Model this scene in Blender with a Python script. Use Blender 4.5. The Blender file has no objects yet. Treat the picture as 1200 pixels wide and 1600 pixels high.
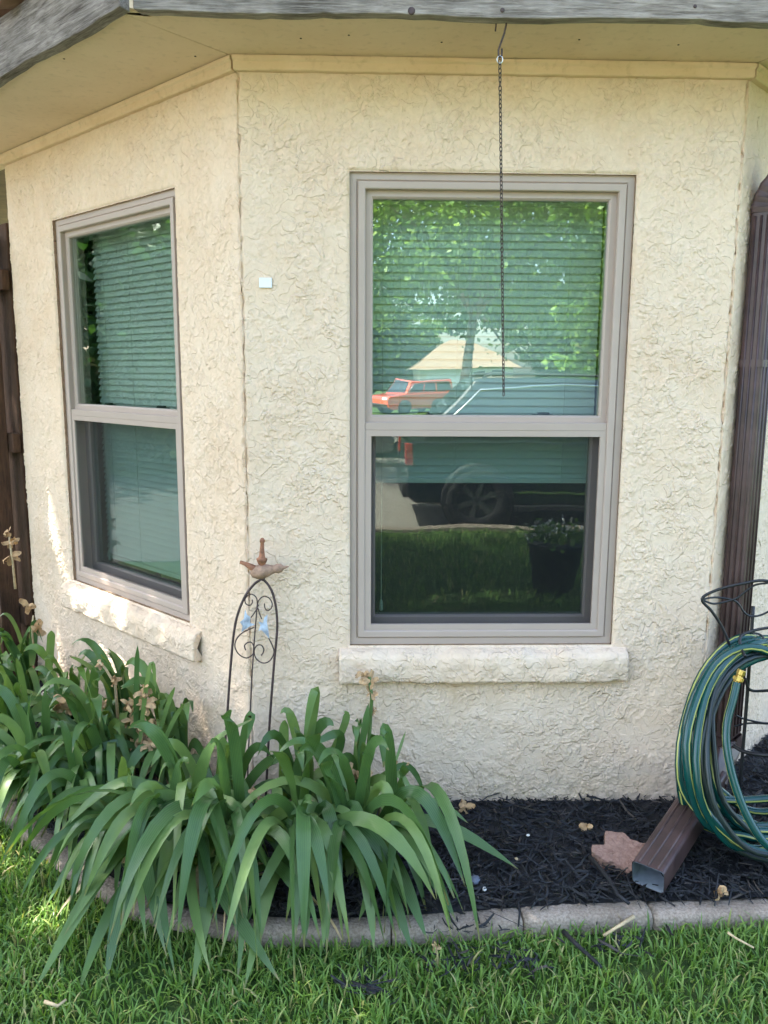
import bpy, math, random
import numpy as np
from mathutils import Vector, Matrix, Quaternion

S = bpy.context.scene
COL = S.collection
rnd = random.Random(7)
rad = math.radians

# ------------------------------------------------------------------ camera
CAM = Vector((0.0406, -2.7060, 1.5800))
YAW, PITCH, ROLL, FPX = 0.0281, 0.1678, 0.0057, 1277.3
fw = Vector((math.sin(YAW)*math.cos(PITCH), math.cos(YAW)*math.cos(PITCH), -math.sin(PITCH)))
rt = Vector((math.cos(YAW), -math.sin(YAW), 0)); up = rt.cross(fw)
rt2 = rt*math.cos(ROLL)+up*math.sin(ROLL); up2 = up*math.cos(ROLL)-rt*math.sin(ROLL)
cd = bpy.data.cameras.new('camera'); cam = bpy.data.objects.new('camera', cd); COL.objects.link(cam)
cd.sensor_fit = 'VERTICAL'; cd.sensor_height = 36.0; cd.lens = 36.0*FPX/1600
cd.clip_start = 0.05; cd.clip_end = 1000
m = Matrix((rt2, up2, -fw)).transposed().to_4x4(); m.translation = CAM
cam.matrix_world = m
S.camera = cam

# ------------------------------------------------------------------ light
SUN_EL, SUN_BACK = rad(57), rad(21)     # the sun stands to the left, a little behind the front wall
sdir = Vector((-math.cos(SUN_BACK)*math.cos(SUN_EL), math.sin(SUN_BACK)*math.cos(SUN_EL), math.sin(SUN_EL)))
W = bpy.data.worlds.new('World'); S.world = W; W.use_nodes = True
nt = W.node_tree; nt.nodes.clear()
sky = nt.nodes.new('ShaderNodeTexSky'); sky.sky_type = 'NISHITA'; sky.sun_disc = False
sky.sun_elevation = SUN_EL; sky.sun_rotation = math.atan2(sdir.x, sdir.y)
sky.air_density = 1.0; sky.dust_density = 3.0; sky.ozone_density = 0.5
bg = nt.nodes.new('ShaderNodeBackground'); bg.inputs[1].default_value = 0.15
out = nt.nodes.new('ShaderNodeOutputWorld')
nt.links.new(sky.outputs[0], bg.inputs[0]); nt.links.new(bg.outputs[0], out.inputs[0])
sl = bpy.data.lights.new('sun', 'SUN'); sl.energy = 4.6; sl.angle = rad(0.53); sl.color = (1.0, 0.94, 0.85)
so = bpy.data.objects.new('sun', sl); COL.objects.link(so)
so.rotation_euler = (-sdir).to_track_quat('-Z', 'Y').to_euler(); so.location = (-6, 1, 10)
S.view_settings.view_transform = 'Standard'; S.view_settings.look = 'None'
S.view_settings.exposure = 2.85; S.view_settings.gamma = 1.0
S.render.engine = 'CYCLES'
S.cycles.max_bounces = 10; S.cycles.diffuse_bounces = 4; S.cycles.glossy_bounces = 4
S.cycles.transparent_max_bounces = 24; S.cycles.transmission_bounces = 4
S.cycles.caustics_reflective = False; S.cycles.caustics_refractive = False
S.cycles.sample_clamp_indirect = 6.0
try:
    S.cycles.use_denoising = True
except Exception:
    pass

# ------------------------------------------------------------------ helpers
def ray(u, v):
    return fw + rt2*((u-600)/FPX) - up2*((v-800)/FPX)
def at(u, v, Y):
    d = ray(u, v); return CAM + d*((Y-CAM.y)/d.y)
def atz(u, v, Z):
    d = ray(u, v); return CAM + d*((Z-CAM.z)/d.z)

class MB:
    def __init__(s): s.v = []; s.f = []; s.mi = []; s.uv = None
    def add(s, vs, fs, mi=0):
        b = len(s.v); s.v += [tuple(x) for x in vs]
        s.f += [tuple(b+i for i in f) for f in fs]; s.mi += [mi]*len(fs)
    def box(s, a, b, mi=0):
        x0, y0, z0 = a; x1, y1, z1 = b
        s.add([(x0,y0,z0),(x1,y0,z0),(x1,y1,z0),(x0,y1,z0),(x0,y0,z1),(x1,y0,z1),(x1,y1,z1),(x0,y1,z1)],
              [(0,3,2,1),(4,5,6,7),(0,1,5,4),(1,2,6,5),(2,3,7,6),(3,0,4,7)], mi)
    def tube(s, pts, r, n=8, cap=True, closed=False, mi=0, stripe=None, twist=0.0):
        pts = [Vector(p) for p in pts]; N = len(pts)
        rr = r if isinstance(r, (list, tuple)) else [r]*N
        T = []
        for i in range(N):
            a = pts[(i-1) % N] if closed else pts[max(i-1, 0)]
            b = pts[(i+1) % N] if closed else pts[min(i+1, N-1)]
            t = (b-a); T.append(t.normalized() if t.length > 1e-9 else Vector((0,0,1)))
        ref = Vector((0,0,1)) if abs(T[0].z) < .9 else Vector((1,0,0))
        nrm = (ref - T[0]*ref.dot(T[0])).normalized(); vs = []
        for i in range(N):
            nrm = nrm - T[i]*nrm.dot(T[i]); nrm.normalize(); bi = T[i].cross(nrm)
            for k in range(n):
                a = 2*math.pi*k/n + twist*i
                vs.append(pts[i] + (nrm*math.cos(a) + bi*math.sin(a))*rr[i])
        b = len(s.v); s.v += [tuple(x) for x in vs]
        for i in range(N if closed else N-1):
            j = (i+1) % N
            for k in range(n):
                k2 = (k+1) % n
                s.f.append((b+i*n+k, b+i*n+k2, b+j*n+k2, b+j*n+k))
                s.mi.append(stripe[k] if stripe else mi)
        if cap and not closed:
            s.f.append(tuple(b+k for k in range(n))[::-1]); s.mi.append(mi)
            s.f.append(tuple(b+(N-1)*n+k for k in range(n))); s.mi.append(mi)
    def lathe(s, c, prof, n=12, axis=Vector((0,0,1)), mi=0):
        axis = Vector(axis).normalized(); c = Vector(c)
        a = axis.orthogonal().normalized(); b2 = axis.cross(a); vs = []; fs = []
        for (r, h) in prof:
            for k in range(n):
                t = 2*math.pi*k/n
                vs.append(c + axis*h + (a*math.cos(t)+b2*math.sin(t))*r)
        for i in range(len(prof)-1):
            for k in range(n):
                k2 = (k+1) % n
                fs.append((i*n+k, i*n+k2, (i+1)*n+k2, (i+1)*n+k))
        fs.append(tuple(range(n))[::-1]); fs.append(tuple((len(prof)-1)*n+k for k in range(n)))
        s.add(vs, fs, mi)
    def prism(s, poly, ext, mi=0):
        ext = Vector(ext); p = [Vector(q) for q in poly]; n = len(p)
        s.add(p+[q+ext for q in p], [tuple(range(n))[::-1], tuple(range(n, 2*n))] +
              [(i, (i+1) % n, n+(i+1) % n, n+i) for i in range(n)], mi)
    def ring(s, w, h, prof, mi=0, o=(0,0)):
        # rectangular frame lofted through (inset, depth) profile; u = x, v = z, depth = y
        vs = []; fs = []
        for (i, d) in prof:
            vs += [(o[0]+i,d,o[1]+i),(o[0]+w-i,d,o[1]+i),(o[0]+w-i,d,o[1]+h-i),(o[0]+i,d,o[1]+h-i)]
        for k in range(len(prof)-1):
            for c in range(4):
                c2 = (c+1) % 4
                fs.append((k*4+c, k*4+c2, k*4+4+c2, k*4+4+c))
        s.add(vs, fs, mi)
    def build(s, name, mats, parent=None, smooth=False, loc=None):
        me = bpy.data.meshes.new(name); me.from_pydata([tuple(v) for v in s.v], [], s.f)
        mats = mats if isinstance(mats, (list, tuple)) else [mats]
        for mt in mats: me.materials.append(mt)
        if len(mats) > 1: me.polygons.foreach_set('material_index', s.mi)
        if smooth: me.polygons.foreach_set('use_smooth', [True]*len(me.polygons))
        if s.uv:
            ul = me.uv_layers.new(name='UVMap')
            flat = [c for f in s.f for i in f for c in s.uv[i]]
            ul.data.foreach_set('uv', flat)
        me.update()
        o = bpy.data.objects.new(name, me); COL.objects.link(o)
        if loc: o.location = loc
        if parent: o.parent = parent
        return o

def np_mesh(name, verts, faces, mat, parent=None, smooth=True):
    me = bpy.data.meshes.new(name)
    verts = np.asarray(verts, np.float32); faces = np.asarray(faces, np.int32); k = faces.shape[1]
    me.vertices.add(len(verts)); me.vertices.foreach_set('co', verts.ravel())
    me.loops.add(faces.size); me.loops.foreach_set('vertex_index', faces.ravel())
    me.polygons.add(len(faces)); me.polygons.foreach_set('loop_start', np.arange(len(faces), dtype=np.int32)*k)
    if smooth: me.polygons.foreach_set('use_smooth', np.ones(len(faces), bool))
    me.update(calc_edges=True)
    me.materials.append(mat)
    o = bpy.data.objects.new(name, me); COL.objects.link(o)
    if parent: o.parent = parent
    return o
def empty(name, loc=(0,0,0), rz=0):
    o = bpy.data.objects.new(name, None); COL.objects.link(o); o.location = loc; o.rotation_euler = (0,0,rz)
    o.empty_display_size = .1; return o
def tag(o, label=None, cat=None, group=None, kind=None):
    if label: o['label'] = label
    if cat: o['category'] = cat
    if group: o['group'] = group
    if kind: o['kind'] = kind
    return o
def child(name, me, parent, mw=None):
    o = bpy.data.objects.new(name, me); COL.objects.link(o); o.parent = parent
    if mw is not None: o.matrix_local = mw
    return o
def bevel(o, w, seg=2, ang=35):
    b = o.modifiers.new('bevel', 'BEVEL'); b.width = w; b.segments = seg; b.limit_method = 'ANGLE'; b.angle_limit = rad(ang)
    return o

# ------------------------------------------------------------------ materials
class NT:
    def __init__(s, name):
        s.m = bpy.data.materials.new(name); s.m.use_nodes = True; s.t = s.m.node_tree; s.t.nodes.clear()
        s.out = s.n('ShaderNodeOutputMaterial')
    def n(s, t, **kw):
        x = s.t.nodes.new(t)
        for k, v in kw.items(): setattr(x, k, v)
        return x
    def l(s, a, b): s.t.links.new(a, b)
    def set(s, sock, v):
        if hasattr(v, 'is_linked') or isinstance(v, bpy.types.NodeSocket): s.l(v, sock)
        else: sock.default_value = v
    def coord(s, kind='Object', scale=(1,1,1), rot=(0,0,0)):
        c = s.n('ShaderNodeTexCoord'); mp = s.n('ShaderNodeMapping')
        mp.inputs['Scale'].default_value = scale; mp.inputs['Rotation'].default_value = rot
        s.l(c.outputs[kind], mp.inputs[0]); return mp.outputs[0]
    def noise(s, vec, scale, detail=4, rough=.55, dist=0):
        x = s.n('ShaderNodeTexNoise'); s.l(vec, x.inputs['Vector'])
        x.inputs['Scale'].default_value = scale; x.inputs['Detail'].default_value = detail
        x.inputs['Roughness'].default_value = rough; x.inputs['Distortion'].default_value = dist
        return x.outputs[0]
    def ramp(s, fac, stops):
        r = s.n('ShaderNodeValToRGB'); e = r.color_ramp.elements
        while len(e) < len(stops): e.new(.5)
        for q, (p, c) in zip(e, stops):
            q.position = p; q.color = (c, c, c, 1) if isinstance(c, (int, float)) else (*c, 1)
        s.l(fac, r.inputs[0]); return r.outputs[0]
    def mix(s, fac, a, b, mode='MIX'):
        x = s.n('ShaderNodeMix', data_type='RGBA', blend_type=mode)
        s.set(x.inputs[0], fac)
        for sock, v in ((x.inputs[6], a), (x.inputs[7], b)):
            s.set(sock, v if not isinstance(v, tuple) or len(v) == 4 else (*v, 1))
        return x.outputs[2]
    def math(s, op, a, b=0.0):
        x = s.n('ShaderNodeMath', operation=op); s.set(x.inputs[0], a); s.set(x.inputs[1], b); return x.outputs[0]
    def bump(s, h, strength=.5, dist=.01, nrm=None):
        b = s.n('ShaderNodeBump'); b.inputs['Strength'].default_value = strength; b.inputs['Distance'].default_value = dist
        s.l(h, b.inputs['Height'])
        if nrm: s.l(nrm, b.inputs['Normal'])
        return b.outputs[0]
    def bsdf(s, col, rough=.6, metal=0, spec=.5, nrm=None, coat=0):
        p = s.n('ShaderNodeBsdfPrincipled')
        s.set(p.inputs['Base Color'], (*col, 1) if isinstance(col, tuple) and len(col) == 3 else col)
        s.set(p.inputs['Roughness'], rough); p.inputs['Metallic'].default_value = metal
        p.inputs['Specular IOR Level'].default_value = spec
        if coat: p.inputs['Coat Weight'].default_value = coat; p.inputs['Coat Roughness'].default_value = .05
        if nrm: s.l(nrm, p.inputs['Normal'])
        return p.outputs[0]
    def done(s, sh): s.l(sh, s.out.inputs[0]); return s.m

def simple(name, col, rough=.5, metal=0, var=.12, scale=20, bump=0, spec=.5, coat=0):
    t = NT(name); v = t.coord()
    n = t.noise(v, scale, 5)
    c = t.mix(t.ramp(n, [(.3, 0), (.7, 1)]), tuple(x*(1-var) for x in col), tuple(min(1, x*(1+var)) for x in col))
    nr = t.bump(t.noise(v, scale*3, 4), bump, .004) if bump else None
    r = t.math('ADD', t.math('MULTIPLY', n, .2), rough-.1)
    return t.done(t.bsdf(c, r, metal, spec, nr, coat))

def m_stucco(name, a, b, c2, stain=True):
    t = NT(name); v = t.coord()
    n1 = t.ramp(t.noise(v, 1.6, 4, .6), [(.35, 0), (.68, 1)])
    n2 = t.ramp(t.noise(v, 9, 5, .6), [(.4, 0), (.7, 1)])
    n3 = t.ramp(t.noise(v, 60, 4, .6), [(.35, 0), (.65, 1)])
    c = t.mix(n1, a, b); c = t.mix(t.math('MULTIPLY', n2, .45), c, c2)
    c = t.mix(t.math('MULTIPLY', n3, .14), c, (.36, .27, .17))
    if stain:   # run-off stains below the front sill and soil splashed on the base
        sp = t.n('ShaderNodeSeparateXYZ'); t.l(v, sp.inputs[0])
        st = t.noise(t.coord('Object', (1, 1, .35)), 9, 4, .6); st = t.ramp(st, [(.46, 0), (.68, 1)])
        band = t.math('MULTIPLY', t.ramp(sp.outputs[2], [(.30, 0), (.52, 1), (.535, 1), (.56, 0)]), t.ramp(sp.outputs[0], [(.0, 0), (.05, 1), (.42, 1), (.75, 0)]))
        c = t.mix(t.math('MULTIPLY', t.math('MULTIPLY', st, band), .55), c, (.50, .33, .15))
        sp2 = t.noise(v, 35, 5, .7); soil = t.math('MULTIPLY', t.ramp(sp2, [(.48, 0), (.6, 1)]), t.ramp(sp.outputs[2], [(.07, 1), (.24, 0)]))
        c = t.mix(t.math('MULTIPLY', soil, .45), c, (.24, .19, .13))
    fine = t.noise(v, 420, 3, .6); med = t.noise(v, 120, 4, .6)
    def lips(sc, e0, dist):
        n = t.noise(v, sc, 2.2, .5, dist); return t.ramp(n, [(e0, 0), (e0+.022, 1), (e0+.10, .72)])
    big = t.ramp(t.noise(v, 5, 2), [(.40, .35), (.58, 1)])
    h = t.math('ADD', t.math('MULTIPLY', lips(22, .51, .5), .9), t.math('MULTIPLY', lips(33, .56, .5), .35))
    h = t.math('MULTIPLY', t.math('ADD', h, t.math('MULTIPLY', lips(15, .51, .5), 1.2)), big)
    nr = t.bump(fine, .25, .0012, t.bump(med, .18, .0025, t.bump(h, .68, .0046)))
    return t.done(t.bsdf(c, .92, 0, .2, nr))
M = {}
M['stucco'] = m_stucco('stucco_cream', (.80, .62, .46), (.74, .55, .39), (.82, .68, .545))
M['stucco_sill'] = m_stucco('stucco_sill', (.80, .62, .46), (.74, .55, .39), (.82, .68, .545))

def m_paint(name, col, dark, sc=3):
    t = NT(name); v = t.coord('Object', (1, 1, 1))
    n = t.ramp(t.noise(v, sc, 6, .65), [(.35, 0), (.75, 1)]); n2 = t.ramp(t.noise(v, 40, 5), [(.55, 0), (.8, 1)])
    c = t.mix(n, col, dark); c = t.mix(t.math('MULTIPLY', n2, .25), c, (.2, .14, .07))
    return t.done(t.bsdf(c, .7, 0, .3, t.bump(t.noise(v, 90, 4), .25, .003)))
M['soffit'] = m_paint('soffit_paint', (.76, .59, .42), (.66, .49, .32), 2.2)
M['trim'] = m_paint('trim_paint', (.76, .575, .40), (.66, .475, .295), 5)

def m_oldwood(name, light, dark, axis='x'):
    t = NT(name)
    sc = (1, 9, 9)
    v = t.coord('Object', sc); g = t.noise(v, 7, 8, .7, .6); v2 = t.coord(); big = t.noise(v2, 3.5, 4, .6)
    f = t.noise(t.coord('Object', (2, 60, 60)), 6, 5, .7)
    c = t.mix(t.ramp(g, [(.32, 0), (.66, 1)]), dark, light)
    c = t.mix(t.ramp(big, [(.42, 0), (.72, .75)]), c, tuple(x*.35 for x in dark))
    c = t.mix(t.ramp(f, [(.5, 0), (.75, .5)]), c, tuple(min(1, x*1.5) for x in light))
    c = t.mix(t.ramp(f, [(.30, .85), (.39, 0)]), c, tuple(x*.22 for x in dark))
    nr = t.bump(f, .6, .004, t.bump(g, .8, .006))
    return t.done(t.bsdf(c, .85, 0, .25, nr))
M['fascia'] = m_oldwood('weathered_wood', (.44, .385, .34), (.13, .105, .085))
M['fascia_dark'] = m_oldwood('weathered_dark_wood', (.34, .30, .275), (.075, .058, .048))
M['fence'] = m_oldwood('cedar_fence', (.12, .062, .036), (.05, .028, .019))
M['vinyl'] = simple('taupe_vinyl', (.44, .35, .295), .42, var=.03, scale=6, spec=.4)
M['shaded_vinyl'] = simple('taupe_vinyl_shaded', (.20, .17, .155), .45, var=.03, scale=6)  # same vinyl, darkened in colour to stand for shade behind the screen
M['gasket'] = simple('rubber_gasket', (.02, .02, .02), .7)

def m_glass(name, tint, refl):
    t = NT(name)
    tr = t.n('ShaderNodeBsdfTransparent'); tr.inputs[0].default_value = (*tint, 1)
    gl = t.n('ShaderNodeBsdfGlossy'); gl.inputs['Roughness'].default_value = 0.004; gl.inputs[0].default_value = (.93, 1.0, .97, 1)
    v = t.coord('Object', (1, 1, 1)); nz = t.noise(v, 2.6, 2, .5)
    nr = t.bump(nz, .05, .02); t.l(nr, gl.inputs['Normal'])
    fr = t.n('ShaderNodeLayerWeight'); fr.inputs[0].default_value = .5
    k = t.math('ADD', t.math('MULTIPLY', t.math('POWER', fr.outputs['Facing'], 5.0), .9), refl)
    k = t.math('MINIMUM', k, 1.0)
    mx = t.n('ShaderNodeMixShader'); t.l(k, mx.inputs[0]); t.l(tr.outputs[0], mx.inputs[1]); t.l(gl.outputs[0], mx.inputs[2])
    return t.done(mx.outputs[0])
M['glass'] = m_glass('tinted_glass', (.79, .865, .83), .165)
M['glass_low'] = m_glass('tinted_glass_lower', (.72, .83, .80), .10)
def m_screen():
    t = NT('insect_screen_mesh')
    tr = t.n('ShaderNodeBsdfTransparent'); tr.inputs[0].default_value = (1, 1, 1, 1)
    v = t.coord('Object')
    w1 = t.n('ShaderNodeTexWave', wave_type='BANDS', bands_direction='X'); w2 = t.n('ShaderNodeTexWave', wave_type='BANDS', bands_direction='Z')
    for w in (w1, w2): t.l(v, w.inputs[0]); w.inputs['Scale'].default_value = 210
    k = t.math('MAXIMUM', w1.outputs[1], w2.outputs[1])
    k = t.math('ADD', t.math('MULTIPLY', t.math('GREATER_THAN', k, .93), .0), .34)
    mx = t.n('ShaderNodeMixShader'); t.l(k, mx.inputs[0]); t.l(tr.outputs[0], mx.inputs[1])
    t.l(t.bsdf((.008, .009, .011), .6), mx.inputs[2])
    return t.done(mx.outputs[0])
M['screen'] = m_screen()
M['slat'] = simple('white_blind_slat', (.86, .86, .80), .45, var=.03)
M['cord'] = simple('blind_cord', (.7, .68, .62), .8)
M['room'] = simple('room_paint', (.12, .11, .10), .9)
M['brown_metal'] = simple('brown_painted_metal', (.066, .038, .036), .40, var=.38, scale=13, spec=.5, bump=.10)
M['spout_inside'] = simple('spout_inside', (.20, .23, .26), .5, var=.2, scale=25)  # darkened so the colour gives the open mouth its hollow shade
M['rod'] = simple('rusty_iron', (.055, .032, .030), .6, var=.4, scale=60, bump=.3)
M['rust'] = simple('rust_patina', (.30, .13, .07), .8, var=.5, scale=45, bump=.4)
M['pale_rust'] = simple('worn_rust', (.34, .21, .14), .8, var=.35, scale=60, bump=.3)
M['blue_tin'] = simple('pale_blue_tin', (.40, .46, .54), .5, var=.45, scale=50)
M['wire'] = simple('black_wire', (.012, .012, .014), .45)
M['chain'] = simple('rusty_chain', (.07, .05, .042), .5, metal=.3, var=.4, scale=80)
M['hose'] = simple('green_hose', (.003, .052, .046), .22, var=.10, scale=6, spec=.55)
M['hose_dark'] = simple('dark_hose', (.012, .022, .022), .35, var=.2)
M['stripe'] = simple('hose_stripe', (.42, .44, .12), .35, var=.08)
M['brass'] = simple('brass', (.62, .43, .13), .3, metal=1, var=.1)
M['white_plastic'] = simple('white_plastic', (.80, .84, .86), .4, var=.03)
M['dark_plastic'] = simple('dark_plastic', (.035, .04, .048), .35)
M['silver'] = simple('silver_plastic', (.62, .66, .68), .3, metal=.6, var=.05)

def m_speck(name, base, b, c, sc=120, bump=.5):
    t = NT(name); v = t.coord()
    n = t.ramp(t.noise(v, sc, 3, .7), [(.38, 0), (.62, 1)]); n2 = t.ramp(t.noise(v, 6, 4), [(.35, 0), (.7, 1)])
    vo = t.n('ShaderNodeTexVoronoi'); t.l(v, vo.inputs[0]); vo.inputs['Scale'].default_value = sc
    col = t.mix(n, base, b); col = t.mix(t.math('MULTIPLY', n2, .5), col, c)
    return t.done(t.bsdf(col, .95, 0, .2, t.bump(vo.outputs[0], bump, .004, t.bump(t.noise(v, 30, 4), .4, .008))))
M['concrete'] = m_speck('edging_concrete', (.26, .205, .155), (.42, .35, .28), (.15, .115, .085))
M['redstone'] = m_speck('pink_stone', (.27, .155, .115), (.40, .25, .19), (.22, .13, .10), 90)
M['drive'] = m_speck('street_concrete', (.36, .32, .27), (.42, .38, .33), (.28, .25, .21), 30, .2)
M['asphalt'] = m_speck('drive_asphalt', (.10, .10, .10), (.15, .145, .14), (.08, .08, .08), 40, .2)
M['pebble'] = simple('pale_pebble', (.72, .70, .64), .7)
M['slate'] = simple('slate_pebble', (.10, .12, .16), .6)
M['dry'] = simple('dry_straw', (.50, .38, .22), .8, var=.3, scale=60)
def m_mulch():
    t = NT('black_mulch'); v = t.coord(); n = t.noise(v, 45, 4)
    c = t.mix(t.ramp(n, [(.35, 0), (.75, 1)]), (.007, .008, .010), (.024, .024, .027))
    g = t.n('ShaderNodeNewGeometry').outputs['Random Per Island']
    c = t.mix(t.ramp(g, [(.86, 0), (.90, .35), (1, .9)]), c, (.075, .060, .050))
    return t.done(t.bsdf(c, .65, 0, .4, t.bump(t.noise(t.coord('Object', (1, 1, 1)), 160, 4), .5, .004)))
M['mulch'] = m_mulch()

def m_leaf(name, dark, mid, bright, trans, straw=None, uv=False, rough=.45):
    t = NT(name)
    g = t.n('ShaderNodeObjectInfo').outputs['Random'] if uv else t.n('ShaderNodeNewGeometry').outputs['Random Per Island']
    c = t.ramp(g, [(0, dark), (.5, mid), (.88, bright)] + ([(1.0, straw)] if straw else []))
    nr = None
    if uv:
        tc = t.n('ShaderNodeTexCoord'); sp = t.n('ShaderNodeSeparateXYZ'); t.l(tc.outputs['UV'], sp.inputs[0])
        wv = t.math('SINE', t.math('MULTIPLY', sp.outputs[0], 44))
        vv = t.math('MULTIPLY', t.math('ADD', wv, 1.0), .5)
        c = t.mix(t.math('MULTIPLY', vv, .34), c, tuple(x*1.5 for x in mid))
        nb = t.noise(t.coord('Object'), 14, 4); c = t.mix(t.ramp(nb, [(.45, 0), (.8, .4)]), c, dark)
        tip = t.ramp(t.math('ADD', sp.outputs[1], t.math('MULTIPLY', nb, .05)), [(.985, 0), (1.0, 1)])
        c = t.mix(t.math('MULTIPLY', tip, .35), c, (.38, .25, .11))
        base = t.ramp(sp.outputs[1], [(0, 1), (.14, 0)]); c = t.mix(t.math('MULTIPLY', base, .5), c, (.30, .33, .16))
        nr = t.bump(vv, .12, .001)
    else:
        nb = t.noise(t.coord('Object'), 1.2, 3); c = t.mix(t.ramp(nb, [(.4, 0), (.75, .35)]), c, dark)
    p = t.n('ShaderNodeBsdfPrincipled'); t.l(c, p.inputs['Base Color']); p.inputs['Roughness'].default_value = rough
    p.inputs['Specular IOR Level'].default_value = .4
    if nr: t.l(nr, p.inputs['Normal'])
    tl = t.n('ShaderNodeBsdfTranslucent'); tc2 = t.mix(1.0, c, (1.25, 1.35, .45), 'MULTIPLY'); t.l(tc2, tl.inputs[0])
    mx = t.n('ShaderNodeMixShader'); mx.inputs[0].default_value = trans
    t.l(p.outputs[0], mx.inputs[1]); t.l(tl.outputs[0], mx.inputs[2])
    return t.done(mx.outputs[0])
M['iris'] = m_leaf('iris_leaf', (.045, .10, .034), (.088, .165, .048), (.17, .25, .075), .24, uv=True, rough=.36)
M['grass'] = m_leaf('grass_blade', (.085, .175, .036), (.145, .265, .05), (.24, .35, .075), .3, (.45, .37, .18))
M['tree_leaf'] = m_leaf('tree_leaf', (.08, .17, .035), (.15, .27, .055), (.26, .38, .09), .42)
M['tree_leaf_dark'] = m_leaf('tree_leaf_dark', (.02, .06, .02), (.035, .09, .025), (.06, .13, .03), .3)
M['petal'] = simple('withered_petal', (.47, .30, .15), .8, var=.35, scale=70)
M['bark'] = simple('tree_bark', (.22, .18, .14), .95, var=.35, scale=12, bump=.6)
def m_ground():
    t = NT('lawn_ground'); v = t.coord(); n = t.noise(v, 3, 6, .7); n2 = t.noise(v, 60, 5, .7)
    c = t.mix(t.ramp(n2, [(.3, 0), (.7, 1)]), (.03, .06, .018), (.075, .14, .035))
    c = t.mix(t.ramp(n, [(.5, 0), (.75, .6)]), c, (.12, .11, .05))
    return t.done(t.bsdf(c, .95, 0, .1, t.bump(n2, .9, .03)))
M['ground'] = m_ground()
M['tile'] = simple('clay_tile', (.20, .11, .075), .85, var=.4, scale=14, bump=.4)
M['roof'] = simple('roof_shingle', (.24, .17, .115), .9, var=.2, scale=12)
M['white_wall'] = simple('white_house_wall', (.72, .69, .62), .8, var=.05)
M['tyre'] = simple('tyre_rubber', (.02, .02, .02), .8)
M['rim'] = simple('dark_rim', (.16, .16, .17), .3, metal=.7)
M['car_glass'] = simple('car_glass', (.015, .02, .025), .05, var=0, spec=.9)
M['chrome'] = simple('chrome', (.75, .76, .78), .12, metal=1, var=.02)
M['red_lens'] = simple('red_lens', (.55, .02, .02), .15)
M['lamp_lens'] = simple('lamp_lens', (.8, .8, .8), .1)
M['car_navy'] = simple('car_navy', (.010, .016, .024), .22, var=0, coat=1)
M['car_orange'] = simple('car_orange', (.62, .075, .02), .25, var=0, coat=1)
M['car_grey'] = simple('car_grey', (.10, .11, .12), .25, var=0, coat=1)
M['black_trim'] = simple('black_trim', (.015, .015, .016), .6)

# ------------------------------------------------------------------ dimensions
XL, XR = -0.3445, 1.2481            # the corners of the front wall
LW, RW_ = 1.72, 1.72                # lengths of the angled walls
ZT = 2.53                           # soffit
q7 = math.sqrt(.5)
WW, WH, WZ = .915, 1.5586, .65      # window
def LP(s, o, z):                    # along the left wall, o metres out of it
    return Vector((XL-q7*s-q7*o, q7*s-q7*o, z))
def RP(s, o, z):
    return Vector((XR+q7*s+q7*o, q7*s-q7*o, z))

# ------------------------------------------------------------------ ground
def zt(y):
    if y > -2.5: return 0.0
    if y > -7.2: return -.40*(-(y+2.5)/4.7)**1.3
    return -.40 if y > -7.3 else (-.50 if y > -15.2 else (-.44 - .003*max(0, -y-15)))
ys = [-400, -200, -100, -60, -45, -30, -20, -15.3, -15.15, -10, -7.31, -7.29, -7.2, -6, -5, -4, -3.2, -2.5, -1.5, 0, 3, 8, 20, 60, 200, 400]
xs = [-400, -150, -60, -25, -10, -5, -2.5, 0, 2.5, 5, 10, 25, 60, 150, 400]
g = MB()
g.add([(x, y, zt(y)) for y in ys for x in xs],
      [(j*len(xs)+i, j*len(xs)+i+1, (j+1)*len(xs)+i+1, (j+1)*len(xs)+i) for j in range(len(ys)-1) for i in range(len(xs)-1)])
tag(g.build('lawn', M['ground']), 'green lawn in front of the house', kind='structure')
g = MB(); g.box((-120, -15.1, -.56), (120, -7.5, -.462))
tag(g.build('street', M['drive']), 'pale concrete street beyond the lawn', kind='structure')
g = MB(); g.box((-120, -7.52, -.6), (120, -7.28, -.36)); g.box((-120, -15.32, -.6), (120, -15.08, -.38))
tag(g.build('street_kerb', M['concrete']), 'concrete kerb along the street', kind='structure')

# edging line (front upper edge of the blocks)
EDGE = [(-2.25, 1.02), (-1.75, .53), (-1.24, .02), (-.97, -.25), (-.78, -.44), (-.52, -.60), (-.2, -.665), (.14, -.66), (.65, -.612), (1.2, -.597), (1.7, -.56), (2.1, -.40), (2.5, 0)]
def resample(pl, step):
    o = [Vector((*pl[0], 0))]; acc = 0
    for a, b in zip(pl[:-1], pl[1:]):
        a = Vector((*a, 0)); b = Vector((*b, 0)); n = max(1, int((b-a).length/.01))
        for i in range(1, n+1):
            p = a.lerp(b, i/n)
            if (p-o[-1]).length >= step: o.append(p)
    return o
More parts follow.
